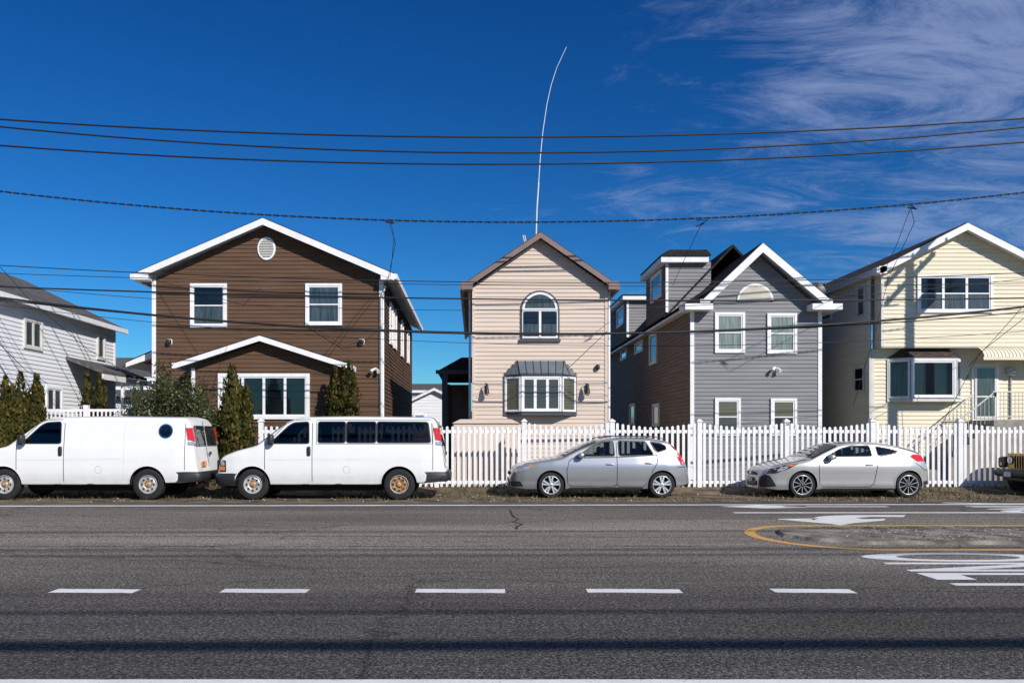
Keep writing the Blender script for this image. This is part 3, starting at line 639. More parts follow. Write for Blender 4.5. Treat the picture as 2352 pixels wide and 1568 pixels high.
vs=[[(2.60,1.43),(2.60,1.95),(3.28,1.95),(3.28,1.43)],[(3.31,1.43),(3.31,1.95),(4.04,1.95),(4.04,1.43)],[(4.07,1.43),(4.07,1.95),(5.34,1.94),(5.41,1.43)]]
add_vehicle('cargo_van',-12.68,19.8+.99,vanbody(),'vanwhite',(.96,4.54),.39,.45,'steel',[dwin],[(1.35,1.0),(1.45,1.42),(1.85,1.85),(2.0,1.95),(2.4,1.97),(2.42,1.0)],(1.06,1.78),van_details('cargo'),seats=((2.15,1.0,.75),))
add_vehicle('passenger_van',-6.5,19.8+.99,vanbody(),'vanwhite',(.97,4.62),.39,.45,'steel',[dwin]+vs,[(1.35,1.0),(1.45,1.42),(1.85,1.85),(2.0,1.95),(5.32,1.97),(5.38,1.0)],(1.06,1.78),van_details('pass'),tint='tint',seats=((2.15,1.0,.75),(3.2,1.0,.7),(4.1,1.0,.7)),rustrear=True)
# --- cars
CP=lambda L,wm:[(0,wm*.52),(.05,wm*.66),(.15,wm*.80),(.35,wm*.91),(.7,wm*.97),(1.1,wm),(L*.7,wm),(L-.6,wm*.97),(L-.25,wm*.90),(L-.08,wm*.80),(L,wm*.68)]
def car_details(cfg):
    def f(g,B):
        w=MB()
        for pl in cfg['gaps']: strip(w,B,pl,.016,.002,'wellm')
        w.build('panel_gaps',g,False);w=MB()
        for poly,m,o_ in cfg['patches']: patch(w,B,rnd(poly,.03),o_,m,step=.05)
        w.build('lamps_and_trim',g,False);w=MB()
        for pl,wd,m,o_ in cfg['strips']: strip(w,B,pl,wd,o_,m)
        w.build('mouldings',g,False);w=MB()
        for x_,zz in cfg['handles']:
            for sd in (-1,1): w.rbox((x_,sd*(B.surf(x_,zz)+.014),zz),(.2,.035,.035),cfg['hm'])
        x_,zz=cfg['mirror']
        for sd in (-1,1): w.rbox((x_,sd*(B.surf(x_,zz)+.12),zz),(.16,.22,.14),cfg['pm'],.6);w.rbox((x_+.065,sd*(B.surf(x_,zz)+.12),zz),(.05,.19,.11),'blackpl',.6);w.tube([(x_,sd*(B.surf(x_,zz-.05)-.02),zz-.06),(x_,sd*(B.surf(x_,zz)+.1),zz-.03)],.025,'blackpl')
        w.build('mirrors_and_handles',g);w=MB()
        W=B.w(0,.5)
        w.rbox((.01,0,.36),(.08,W*1.7,.16),'blackpl');w.rbox((-.005,0,.62),(.06,W*1.3,.09),'blackpl');w.rbox((-.02,0,.62),(.06,.16,.07),'chrome');w.rbox((-.04,0,.45),(.03,.32,.12),'trim2')
        w.rbox((B.L-.01,0,.33),(.1,W*2,.14),'blackpl');w.box(B.L-.01,B.L+.01,-.16,.16,.72,.82,'trim2')
        cfg.get('extra',lambda w,B:None)(w,B)
        w.build('grille_and_plates',g)
    return f
T3=[(0,.42),(.0,.60),(.05,.76),(.18,.85),(.6,.96),(1.28,1.07),(1.75,1.30),(2.25,1.50),(2.55,1.56),(2.95,1.585),(3.6,1.565),(4.05,1.49),(4.2,1.40),(4.42,1.12),(4.55,.92),(4.62,.72),(4.65,.5),(4.64,.36)]
Bt3=[(0,.24),(.4,.2),(1.6,.21),(3.4,.21),(4.2,.25),(4.65,.34)]
B3=Body(4.65,T3,Bt3,CP(4.65,.885),[(.2,.92),(.33,.965),(.42,.965),(.52,.985),(.66,1.0),(.84,1.005),(.90,.985),(1.05,.945),(1.58,.74)],r=.09,rr=.17,crown=.03)
c3=dict(gaps=[[(1.62,1.04),(1.50,.95),(1.44,.7),(1.47,.36),(1.6,.3),(2.66,.29),(2.735,.36),(2.735,1.50)],[(2.735,.36),(2.8,.29),(3.42,.29),(3.55,.45),(3.66,.72),(3.78,.92),(3.76,1.12),(3.58,1.50)],[(1.28,1.03),(.7,.94),(.35,.87)],[(4.66,.80),(4.3,.80),(4.22,.9)]],
 patches=[([(.10,.66),(.14,.78),(.48,.90),(.56,.89),(.50,.76),(.3,.69)],'lens',.006),([(.50,.77),(.56,.88),(.60,.86),(.58,.79)],'amber',.008),([(4.09,1.46),(4.17,1.40),(4.46,1.0),(4.56,.86),(4.40,.86),(4.30,1.02)],'red',.008),([(4.42,.87),(4.40,.93),(4.52,.95),(4.56,.87)],'lens',.01),([(.02,.28),(.02,.42),(.25,.43),(.33,.3)],'blackpl',.006)],
 strips=[([(1.66,1.035),(2.7,1.05),(3.75,1.10)],.022,'blackpl',.005),([(1.5,.245),(3.4,.245)],.05,'blackpl',.004)],
 handles=[(2.55,.87),(3.55,.90)],hm='silver',mirror=(1.80,1.10),pm='silver',
 extra=lambda w,B:[w.tube([(2.3,sd*.56,1.54),(2.7,sd*.57,1.60),(3.7,sd*.57,1.585),(4.0,sd*.56,1.52)],.014,'blackpl') for sd in (-1,1)])
add_vehicle('station_wagon',.93,20.45+.885,B3,'silver',(1.04,3.90),.335,.375,'alloy',
 [[(1.72,1.07),(2.12,1.35),(2.38,1.44),(2.66,1.465),(2.68,1.08)],[(2.79,1.085),(2.78,1.47),(3.50,1.455),(3.68,1.14),(3.66,1.10)],[(3.60,1.45),(3.88,1.41),(4.02,1.34),(4.04,1.25),(3.78,1.17)]],
 [(1.75,.8),(1.85,1.1),(2.15,1.36),(2.5,1.47),(3.6,1.46),(3.95,1.38),(4.0,.8)],(1.36,2.22),car_details(c3),rearwin=(4.2,4.42),seats=((2.35,.75,.55),(3.3,.75,.5)))
T4=[(0,.42),(.0,.58),(.04,.68),(.18,.77),(.6,.89),(1.18,1.02),(1.6,1.22),(2.0,1.40),(2.25,1.445),(2.55,1.465),(3.0,1.445),(3.5,1.37),(3.95,1.25),(4.14,1.17),(4.2,1.05),(4.32,.85),(4.39,.65),(4.4,.45),(4.36,.34)]
B4=Body(4.4,T4,[(0,.22),(.4,.18),(1.6,.2),(3.3,.2),(4.0,.24),(4.4,.32)],CP(4.4,.895),[(.2,.92),(.33,.975),(.45,.965),(.6,.98),(.70,1.0),(.80,1.005),(.88,.98),(1.0,.945),(1.46,.74)],r=.09,rr=.17,crown=.025)
c4=dict(gaps=[[(1.48,1.0),(1.42,.8),(1.45,.36),(1.55,.29),(2.75,.28),(2.86,.4),(2.92,.8),(2.90,1.05),(2.86,1.36)],[(1.15,.99),(.6,.88),(.3,.80)],[(4.4,.7),(4.2,.72),(3.95,.9)]],
 patches=[([(.14,.62),(.2,.73),(.62,.86),(.92,.89),(.62,.74),(.34,.63)],'wshield',.006),([(.36,.68),(.4,.75),(.6,.82),(.66,.80),(.5,.70)],'lens',.009),([(.62,.83),(.9,.885),(.7,.81)],'amber',.010),([(3.80,1.07),(3.92,1.13),(4.12,1.10),(4.24,.95),(4.0,.94)],'red',.008),([(.02,.26),(.0,.5),(.10,.6),(.22,.56),(.36,.3)],'blackpl',.006),([(4.12,.30),(4.12,.42),(4.33,.44),(4.35,.36)],'blackpl',.005)],
 strips=[([(1.52,.99),(2.2,1.02),(2.9,1.035),(3.5,1.15)],.018,'blackpl',.005),([(1.5,.225),(3.4,.225)],.05,'blackpl',.004)],
 handles=[(2.72,.86)],hm='pearl',mirror=(1.72,1.05),pm='pearl')
add_vehicle('hatchback_coupe',7.45,20.5+.895,B4,'pearl',(1.02,3.77),.335,.37,'dark',
 [[(1.60,1.05),(2.02,1.275),(2.32,1.345),(2.80,1.35),(2.83,1.07)],[(2.94,1.335),(3.3,1.275),(3.55,1.20),(3.33,1.12),(2.97,1.08)]],
 [(1.65,.8),(1.75,1.08),(2.05,1.27),(2.4,1.36),(3.0,1.34),(3.5,1.2),(3.55,.8)],(1.26,1.96),car_details(c4),rearwin=(3.6,4.1),seats=((2.4,.72,.5),(3.1,.72,.4)))
# --- off-road vehicle at the right edge
g=group('off_road_vehicle',(14.75,21.6,0));w=MB()
w.prism([(.12,-.62,.62),(.12,.62,.62),(.12,.62,1.12),(.12,-.62,1.12)],(.06,0,0),'yellow')
w.prism([(.15,-.6,.6),(1.5,-.66,.6),(1.5,-.66,1.2),(.15,-.58,1.12)],(0,1.26,0),'yellow')
w.prism([(1.5,-.78,.5),(3.9,-.78,.5),(3.9,-.78,1.2),(1.5,-.78,1.2)],(0,1.56,0),'yellow')
w.prism([(1.52,-.72,1.2),(3.85,-.72,1.2),(3.8,-.66,1.85),(1.85,-.66,1.85)],(0,1.40,0),'blackpl')
w.build('body',g);w=MB()
w.rbox((-.05,0,.58),(.26,1.7,.22),'blackpl');w.rbox((.0,0,.42),(.1,1.2,.12),'blackpl')
for sd in (-1,1):
    w.rbox((.62,sd*.78,.98),(1.1,.34,.10),'blackpl',.5);w.rbox((.1,sd*.78,.86),(.1,.32,.3),'blackpl');w.rbox((3.1,sd*.82,.98),(1.1,.25,.1),'blackpl')
w.rbox((-.2,.15,.55),(.02,.32,.14),'trim2')
w.build('bumper_and_fenders',g);w=MB()
for i in range(7): w.rbox((.115,-.3+i*.1,.88),(.02,.05,.36),'wellm')
for sd in (-1,1):
    for rr_,m,dx in ((.12,'blackpl',.10),(.1,'lens',.085)):
        pts=[(dx,sd*.48+rr_*math.cos(t),.93+rr_*math.sin(t)) for t in [k*math.pi/10 for k in range(20)]];w.prism(pts,(.03,0,0),m)
    pts=[(.07,sd*.78+.05*math.cos(t),.82+.05*math.sin(t)) for t in [k*math.pi/8 for k in range(16)]];w.prism(pts,(-.03,0,0),'amber')
w.build('grille_and_lamps',g)
for i,(a,sd) in enumerate(((.65,-1),(.65,1),(3.1,-1),(3.1,1))): wheel('wheel_%d'%(i+1),g,a,sd*.86,.4,.4,sd,'steel')
# ================= ground, road, markings
gm=mat('dirt_and_dry_grass',(.07,.052,.034),.95,scale=1.6,col2=(.22,.175,.125),bump=.7,bscale=14,detail=12,spec=.1)
w=MB();ys=[(-3000,0),(-6,0),(19.3,0),(21.9,.0),(22.7,.12),(30,.12),(60,.12),(3000,.12)]
for (a,za),(b,zb_) in zip(ys,ys[1:]): w.face([(-3000,a,za),(3000,a,za),(3000,b,zb_),(-3000,b,zb_)],gm)
w.build('ground')
am=bpy.data.materials.new('asphalt');am.use_nodes=True;t=am.node_tree;b=t.nodes['Principled BSDF'];b.inputs['Roughness'].default_value=.9;b.inputs['Specular IOR Level'].default_value=.15
tc=nd(t,'ShaderNodeTexCoord')
def noi(scale,detail,st=(1,1,1),rough=.5):
    mp=nd(t,'ShaderNodeMapping');mp.inputs['Scale'].default_value=st;t.links.new(tc.outputs['Object'],mp.inputs[0]);n=nd(t,'ShaderNodeTexNoise');n.inputs['Scale'].default_value=scale;n.inputs['Detail'].default_value=detail;n.inputs['Roughness'].default_value=rough;t.links.new(mp.outputs[0],n.inputs[0]);return n.outputs['Fac']
def ramp(s,stops):
    r=nd(t,'ShaderNodeValToRGB');e=r.color_ramp.elements
    while len(e)<len(stops): e.new(.5)
    for q,(p,c) in zip(e,stops): q.position=p;q.color=(*c,1)
    t.links.new(s,r.inputs[0]);return r.outputs[0]
def mulc(a,b_,bt='MULTIPLY',f=1):
    m=nd(t,'ShaderNodeMix');m.data_type='RGBA';m.blend_type=bt;m.inputs[0].default_value=f;t.links.new(a,m.inputs[6]);t.links.new(b_,m.inputs[7]);return m.outputs[2]
sp=nd(t,'ShaderNodeSeparateXYZ');t.links.new(tc.outputs['Object'],sp.inputs[0])
mr=nd(t,'ShaderNodeMapRange');mr.inputs[1].default_value=4;mr.inputs[2].default_value=20;t.links.new(sp.outputs['Y'],mr.inputs[0])
lane=ramp(mr.outputs[0],[(0,(.088,.084,.080)),(.20,(.082,.077,.073)),(.3,(.125,.115,.104)),(.45,(.19,.17,.15)),(.62,(.215,.19,.166)),(.8,(.14,.126,.113)),(.97,(.08,.076,.072))])
c=mulc(lane,ramp(noi(.35,5,(.35,1.6,1)),[(.3,(.72,.72,.72)),(.7,(1.25,1.25,1.25))]))
c=mulc(c,ramp(noi(34,3,rough=.7),[(.36,(.36,.36,.36)),(.5,(.9,.9,.9)),(.62,(2.0,1.95,1.86))]))
c=mulc(c,ramp(noi(110,1),[(.36,(.5,.5,.5)),(.5,(1,1,1)),(.66,(2.0,1.95,1.9))]))
c=mulc(c,ramp(noi(.9,8,(.12,5,1)),[(.3,(.85,.85,.85)),(.6,(1.08,1.08,1.08))]))
vr=nd(t,'ShaderNodeTexVoronoi');vr.feature='DISTANCE_TO_EDGE';vr.inputs['Scale'].default_value=.22
mpv=nd(t,'ShaderNodeMapping');mpv.inputs['Scale'].default_value=(.5,1.5,1);t.links.new(tc.outputs['Object'],mpv.inputs[0])
nv=nd(t,'ShaderNodeTexNoise');nv.inputs['Scale'].default_value=2;nv.inputs['Detail'].default_value=6;t.links.new(tc.outputs['Object'],nv.inputs[0])
ad=nd(t,'ShaderNodeMix');ad.data_type='RGBA';ad.blend_type='ADD';ad.inputs[0].default_value=.5;t.links.new(mpv.outputs[0],ad.inputs[6]);t.links.new(nv.outputs['Color'],ad.inputs[7]);t.links.new(ad.outputs[2],vr.inputs['Vector'])
c=mulc(c,ramp(vr.outputs['Distance'],[(0,(.55,.55,.55)),(.004,(.82,.82,.82)),(.008,(1,1,1))]))
t.links.new(c,b.inputs['Base Color'])
bp=nd(t,'ShaderNodeBump');bp.inputs['Strength'].default_value=1;bp.inputs['Distance'].default_value=.02;t.links.new(noi(60,4,rough=.65),bp.inputs['Height']);t.links.new(bp.outputs[0],b.inputs['Normal'])
w=MB();pts=[(-400,-6,.004),(400,-6,.004)];e=[];X=400
def yedge(X): return 19.15+.02*X if abs(X)<30 else 19.15+.6*math.copysign(1,X)
while X>30: e.append((X,yedge(X),.004));X-=37
X=30
while X>-30: e.append((X,yedge(X)+U(-.07,.07),.004));X-=.35
X=-30
e.append((-400,yedge(-400),.004))
w.face(pts+e,am);w.build('road')
pm_=bpy.data.materials.new('road_paint');pm_.use_nodes=True;t=pm_.node_tree;b=t.nodes['Principled BSDF'];tc=nd(t,'ShaderNodeTexCoord');b.inputs['Roughness'].default_value=.75
t.links.new(mulc(ramp(noi(45,4,rough=.7),[(.30,(.22,.21,.2)),(.40,(.74,.74,.72)),(.7,(.82,.82,.80))]),ramp(noi(2,5),[(.3,(.85,.85,.85)),(.6,(1,1,1))])),b.inputs['Base Color'])
ym_=bpy.data.materials.new('yellow_road_paint');ym_.use_nodes=True;t=ym_.node_tree;b=t.nodes['Principled BSDF'];tc=nd(t,'ShaderNodeTexCoord');b.inputs['Roughness'].default_value=.75
t.links.new(ramp(noi(40,4,rough=.7),[(.33,(.2,.13,.06)),(.45,(.62,.34,.08)),(.7,(.70,.41,.11))]),b.inputs['Base Color'])
ZM=.008
def ribbon(w,pts,wd,m,z_=ZM,jit=.004):
    A=[];C=[];q=[]
    for a,b in zip(pts,pts[1:]):
        n=max(1,int(math.dist(a,b)/.12))
        n=min(n,300)
        for i in range(n): q.append((a[0]+(b[0]-a[0])*i/n,a[1]+(b[1]-a[1])*i/n))
    q.append(pts[-1])
    for i,p in enumerate(q):
        a=q[max(0,i-1)];b=q[min(len(q)-1,i+1)];d=V((b[0]-a[0],b[1]-a[1])).normalized();n=V((-d.y,d.x))*wd/2
        A.append((p[0]+n.x,p[1]+n.y+U(-jit,jit),z_));C.append((p[0]-n.x,p[1]-n.y+U(-jit,jit),z_))
    w.grid([A,C],m,sm=False)
g=group('road_markings')
w=MB();ribbon(w,[(-30,18.05+.02*-30+.27),(30,18.05+.6+.27)],.20,pm_,jit=.012);w.build('shoulder_line',g)
Yd=8.2;w=MB()
for a,b in ((122,316),(510,708),(955,1160),(1348,1563),(1775,1957)): ribbon(w,[(wx(a,Yd),Yd+.01),(wx(b,Yd),Yd-.02)],.20,pm_,jit=.01)
k=wx(122,Yd)-1.8
while k>-40: ribbon(w,[(k,Yd),(k+.9,Yd)],.19,pm_);k-=1.85
w.build('lane_dashes',g)
w=MB();ribbon(w,[(-30,5.17),(30,5.15)],.11,pm_);w.build('near_line',g)
gy=lambda v:EYE*F/(v-1000)
w=MB()
ribbon(w,[(wx(1685,gy(1177)),gy(1177)),(40,gy(1176))],.2,pm_)
ribbon(w,[(wx(1800,gy(1163)),gy(1163)),(wx(2038,gy(1163)),gy(1163))],.18,pm_)
Pq=lambda u,v:(wx(u,gy(v)),gy(v),ZM)
w.face([Pq(*q) for q in ((1652,1163),(1740,1159.5),(1850,1162.2),(1850,1165),(1760,1167))],pm_)
w.face([Pq(*q) for q in ((1785,1191),(1880,1190),(1868,1193.5),(1790,1193))],pm_)
w.face([Pq(*q) for q in ((1868,1189),(1880,1186),(1905,1184),(1950,1182.5),(2080,1182.5),(2075,1187),(2000,1186.5),(1965,1189),(1985,1192),(2035,1191),(2030,1195),(1960,1201),(1930,1206),(1910,1203),(1800,1193.5),(1865,1193))],pm_)
w.build('turn_arrow',g)
text('ONLY',(wx(2180,gy(1352))+.25,gy(1306),.0085),1.02,pm_,g,rot=(0,0,-math.pi/2),sc_=(.95,3.3,1),ext=0,off=.022)
text('ONLY',(wx(2352,gy(1163))+1.0,gy(1165),.0085),1.02,pm_,g,rot=(0,0,math.pi/2),sc_=(.95,3.1,1),ext=0,off=.022)
# median island
g=group('median_island');w=MB();ya,yb_=gy(1207),gy(1262);ym=(ya+yb_)/2;X0=wx(1726,gy(1228));hw=(ya-yb_)/2
arcp=[(X0+1.3-1.3*math.cos(t),ym+hw*math.sin(t)) for t in [math.radians(-90+180*k/24) for k in range(25)]]
ribbon(w,[(40,yb_)]+arcp+[(40,ya)],.17,ym_,jit=.004);w.build('yellow_edge_line',g)
w=MB();isl=mat('weathered_concrete',(.10,.085,.07),.95,scale=2.5,col2=(.33,.29,.25),bump=1,bscale=18,detail=12,spec=.1)
X1=wx(1785,gy(1228));h2=hw-.42;ar=[(X1+1.1-1.1*math.cos(t)+U(-.03,.03),ym+.1+h2*math.sin(t)+U(-.02,.02)) for t in [math.radians(-90+180*k/20) for k in range(21)]]
ar2=[(a+.06,ym+.1+(b-ym-.1)*.93) for a,b in ar]
low=[(40,ym+.1-h2)]+ar+[(40,ym+.1+h2)];up=[(40,ym+.1-h2*.93)]+ar2+[(40,ym+.1+h2*.93)]
w.grid([[(a,b,.003) for a,b in low],[(a,b,.05) for a,b in up]],isl,sm=False)
w.face([(a,b,.05) for a,b in up],isl)
w.build('island_kerb',g)
w=MB()
for i in range(420):
    s_=U(.01,.045);X=X1+.4+U(0,8);yy=ym+.1+U(-1,1)*h2*.85;w.rbox((X,yy,.053),(s_*1.4,s_,s_*.6),M['concrete'] if R()<.6 else 'wood',.8,6,4)
w.build('rubble',g)
g=group('road_cracks');w=MB();tar=mat('tar',(.02,.02,.02),.7)
ck=[Pq(1170,1170)[:2]]
for i in range(1,9): ck.append((Pq(1170+i*3.4,1170+i*5.6)[0]+U(-.09,.09),Pq(1172,1170+i*5.6)[1]))
ribbon(w,ck,.05,tar,.0075,.02)
ribbon(w,[ck[2],(ck[2][0]+.35,ck[2][1]-.1),(ck[2][0]+.8,ck[2][1]-.05)],.025,tar,.0076,.01)
for v,o_ in ((1207,0),(1232,3),(1254,1)):
    q=[(-16+o_+i*1.3,gy(v)+U(-.06,.06)) for i in range(15)];ribbon(w,q,.02,tar,.0075,.01)
w.build('sealed_cracks',g)
gr=mat('dry_grass',(.045,.048,.016),.9,scale=2,col2=(.19,.145,.07))
w=MB()
for i in range(14000):
    X=U(-14,19);yy=U(21.3,23.3) if R()<.75 else U(19.5,21.5)
    if math.sin(X*1.7)+math.sin(X*.6+1)+math.sin(yy*5+X*3)*.5<U(-1.6,.9): continue
    zz=max(0,min(.12,(yy-21.9)*.15));hh=U(.03,.13);a=U(0,6.28);d=V((math.cos(a),math.sin(a),0))*.012;l=V((U(-.05,.05),U(-.05,.05),hh))
    w.face([V((X,yy,zz))-d,V((X,yy,zz))+d,V((X,yy,zz))+l],gr)
w.build('verge_grass',recalc=False)
w=MB()
for i in range(800):
    s_=U(.015,.05);X=U(-13,17);yy=U(19.2,21.8);w.rbox((X,yy,s_*.3),(s_*1.3,s_,s_*.8),'concrete' if R()<.4 else 'wood',.9,6,4)
w.build('gravel_and_leaves')
# ================= vegetation
fo=mat('arborvitae_foliage',(.008,.014,.004),.8,scale=3.5,col2=(.070,.070,.014),detail=8,spec=.15)
fo2=mat('arborvitae_tips',(.06,.045,.010),.8,scale=5,col2=(.17,.115,.028),spec=.15)
fob=mat('shrub_leaves',(.010,.022,.007),.5,scale=3,col2=(.07,.09,.02))
def conif(X,Y_,z0,z1,wd,n=5200,name='arborvitae_tree'):
    g=group(name);w=MB();H=z1-z0;w.tube([(X,Y_,z0-.1),(X,Y_,z0+H*.9)],.05,'wood',6,.01)
    lobes=[(0,0,1,1)]+[(U(-.5,.5)*wd/2,U(-.4,.4)*wd/2,U(.72,.95),U(.5,.7)) for _ in range(6)]
    for lx,ly,lh,lw in lobes:
        w.tube([(X,Y_,z0+.3),(X+lx,Y_+ly,z0+H*lh*.85)],.02,'wood',4,.006)
    w.build('trunk',g);w=MB()
    ph=U(0,6)
    for i in range(n):
        lx,ly,lh,lw=random.choice(lobes);f=R()**.85;zz=z0+H*lh*f
        rad=wd/2*lw*min(1,(1-f)*1.9+.04)**.75*min(1,.55+f*2.0);a=U(0,6.28)
        rad*=1+.2*math.sin(a*3+zz*4+ph)+.15*math.sin(zz*9+a*2)
        rr_=rad*(.55+.6*R()**.5);p=V((X+lx*f*1.0+rr_*math.cos(a),Y_+ly*f+rr_*math.sin(a),zz))
        up=V((math.cos(a)*.35+U(-.3,.3),math.sin(a)*.35+U(-.3,.3),1)).normalized();sd=V((-math.sin(a)+U(-.5,.5),math.cos(a)+U(-.5,.5),U(-.3,.3))).normalized()
        l=U(.05,.14);wd2=U(.015,.035)
        w.face([p-sd*wd2,p+up*l*.5-sd*wd2*1.2,p+up*l,p+up*l*.5+sd*wd2*1.2,p+sd*wd2],fo2 if R()<.25 else fo)
    w.build('foliage',g,recalc=False)
def tree(u,v0,width,Y_,n=5200): conif(wx(u,Y_),Y_,GZ if Y_>22.6 else .05,wz(v0,Y_),width/F*Y_,n)
tree(12,866,50,23.6);tree(47,858,54,24);tree(84,860,44,24.2);tree(199,856,42,25);tree(229,862,42,25)
tree(533,840,70,22.9,9500);tree(567,890,38,22.9,4500);tree(771,846,52,24.6);tree(803,830,54,24.6,6500)
def shrub(X,Y_,z0,z1,wd,n,name,fm):
    g=group(name);w=MB();tips=[]
    for i in range(26):
        a=U(0,6.28);r_=U(.1,.5)*wd;h_=U(.55,1.02)*(z1-z0)*(1-.22*(r_/wd*2)**2);q=V((X+r_*math.cos(a),Y_+r_*.5*math.sin(a),z0+h_));tips.append(q)
        w.tube([(X+U(-.1,.1),Y_,z0-.1),V((X,Y_,z0)).lerp(q,.55)+V((U(-.1,.1),0,.1)),q],.02,'wood',4,.005)
    w.build('branches',g);w=MB()
    for i in range(n):
        q=random.choice(tips);f=U(.25,1.05);c=V((X,Y_,z0)).lerp(q,f)+V((random.gauss(0,.14),random.gauss(0,.12),random.gauss(0,.13)))
        a=V((U(-1,1),U(-1,1),U(-1,1))).normalized();b_=a.cross(V((U(-1,1),U(-1,1),U(-1,1)))).normalized();s_=U(.025,.06)
        w.face([c-a*s_,c+b_*s_*.5,c+a*s_,c-b_*s_*.5],fo2 if R()<.12 else fm)
    w.build('leaves',g,recalc=False)
shrub(wx(385,23.6),23.6,GZ,wz(838,23.6),175/F*23.6,17000,'evergreen_shrub',fob)
shrub(wx(445,23.3),23.3,GZ,wz(868,23.3),110/F*23.3,10000,'evergreen_shrub',fob)
shrub(wx(490,22.9),22.9,.1,wz(940,22.9),50/F*23,4500,'evergreen_shrub',fob)
shrub(wx(318,24.3),24.3,GZ,wz(885,24.3),70/F*24,4000,'evergreen_shrub',fob)
def bare(X,Y_,H,name='bare_tree'):
    g=group(name);w=MB()
    def br(p,d,l,r_,k):
        q=p+d*l;w.tube([p,q],r_,'wood',4,r_*.65)
        if k==0: return
        for _ in range(3): br(q,(d+V((U(-.6,.6),U(-.6,.6),U(-.1,.5)))).normalized(),l*.72,r_*.6,k-1)
    br(V((X,Y_,0)),V((0,0,1)),H*.3,.12,5);w.build('trunk_and_branches',g)
bare(wx(985,62),62,5.6);bare(wx(300,75),75,6);bare(wx(960,90),90,6)
w=MB()
for i in range(9000):
    X=U(-90,110);yy=U(105,125);hh=4+1.6*math.sin(X*.35)+1.2*math.sin(X*.9+2);c=V((X,yy,U(0,1)**.7*hh));a=V((U(-1,1),U(-.3,.3),U(-1,1)))*.5;b_=V((U(-1,1),U(-.3,.3),U(-1,1)))*.4;w.face([c-a,c+b_,c+a,c-b_],fob if R()<.4 else 'wood')
w.build('distant_trees',recalc=False)
# ================= poles and lines
def pole(X,Y_,H,arms=True):
    g=group('utility_pole');w=MB();w.tube([(X,Y_,-.1),(X,Y_,H*.5),(X,Y_,H)],.17,'wood',12,.12);w.build('pole',g);w=MB()
    for zz in (H-.35,H-1.0):
        w.box(X-.06,X+.06,Y_-1.1,Y_+1.1,zz,zz+.12,'wood')
        for k in (-1,-.5,.5,1): w.tube([(X,Y_+k,zz+.12),(X,Y_+k,zz+.28)],.04,'dark',6,.03)
    w.build('crossarms',g);w=MB();w.lathe([(0,-.4),(.22,-.4),(.24,.4),(0,.4)],(X,Y_+.45,H-2.2),'steelw',14);w.build('transformer',g)
PX=17.75
pole(PX,22.0,11.2);pole(-18.5,22.0,11.2)
def quad(p,X):
    (a,za),(b,zb_),(c,zc)=p
    return za*(X-b)*(X-c)/((a-b)*(a-c))+zb_*(X-a)*(X-c)/((b-a)*(b-c))+zc*(X-a)*(X-b)/((c-a)*(c-b))
def line(vs_,Y_,r_,name='power_line',tw=False,um=1176):
    p=[(wx(0,Y_),wz(vs_[0],Y_)),(wx(um,Y_),wz(vs_[1],Y_)),(wx(2352,Y_),wz(vs_[2],Y_))];w=MB()
    n=60 if not tw else 900
    xs=[-18.5+(PX+18.5)*i/n for i in range(n+1)]
    if not tw: w.tube([(X,Y_,quad(p,X)) for X in xs],r_,'wire',6)
    else:
        w.tube([(X,Y_,quad(p,X)) for X in xs[::10]],r_*.8,'wire',6)
        for ph in (0,math.pi): w.tube([(X,Y_+.02*math.cos(X*14+ph),quad(p,X)+.02*math.sin(X*14+ph)) for X in xs],r_,'wire',4)
    w.build(name)
line((274,315,272),21.8,.023);line((291,351,292),22.3,.023);line((334,377,326),21.5,.023)
line((439,510,442),22,.009,tw=True)
line((609,648,626),22.2,.013,'telephone_line');line((627,655,650),21.9,.009,'telephone_line');line((658,687,684),22.1,.022,'telephone_line')
line((683,766,704),21.7,.034,'telephone_line');line((688,764,716),21.75,.016,'telephone_line');line((655,712,640),22.2,.008,'telephone_line');line((700,790,760),22.15,.008,'telephone_line')
def drop(pts,r_=.009,name='service_drop_line'):
    w=MB();w.tube([(wx(u,y_),y_,wz(v,y_)) for u,v,y_ in pts],r_,'wire',5);w.build(name)
drop([(893,510,22),(905,545,22.1),(900,600,25),(895,640,26.3)]);drop([(898,510,22),(908,560,22.2),(890,645,26.2),(885,740,26.3),(840,780,26.3),(790,795,26.4),(700,740,26.4)])
drop([(1612,512,22),(1570,600,26),(1545,655,29.5)]);drop([(1618,512,22),(1600,520,22),(1625,505,22),(1600,505,22)],.02)
drop([(2092,475,22),(2060,560,24.5),(2030,625,26.3)]);drop([(2092,478,22),(2100,510,22.1),(2040,640,26.3),(2010,760,26.6),(1960,930,27)]);drop([(2085,476,22),(2105,480,22),(2090,470,22)],.025);drop([(885,508,22),(905,512,22)],.03)
drop([(0,612,22),(70,690,23),(200,800,25),(330,880,27)]);drop([(0,790,20),(60,850,23),(110,880,24)]);drop([(2352,700,22),(2290,770,25),(2225,840,26.8)]);drop([(2352,730,22),(2250,810,25),(2160,980,26)])
drop([(1395,760,24),(1300,850,25.5)]);drop([(600,660,22),(560,700,24),(350,640,26.4)],.007)
# power lines on the near side of the street, behind the viewpoint
for X in (-34,34): pole(X,-4,13)
for zc,r_,yy in ((7.72,.10,-4),(8.75,.03,-4.2),(10.9,.035,-3.6),(11.9,.04,-4.4),(12.6,.04,-3.2)):
    w=MB();w.tube([(X,yy,zc+.0006*X*X) for X in [-34+68*i/30 for i in range(31)]],r_,'wire',6);w.build('power_line')
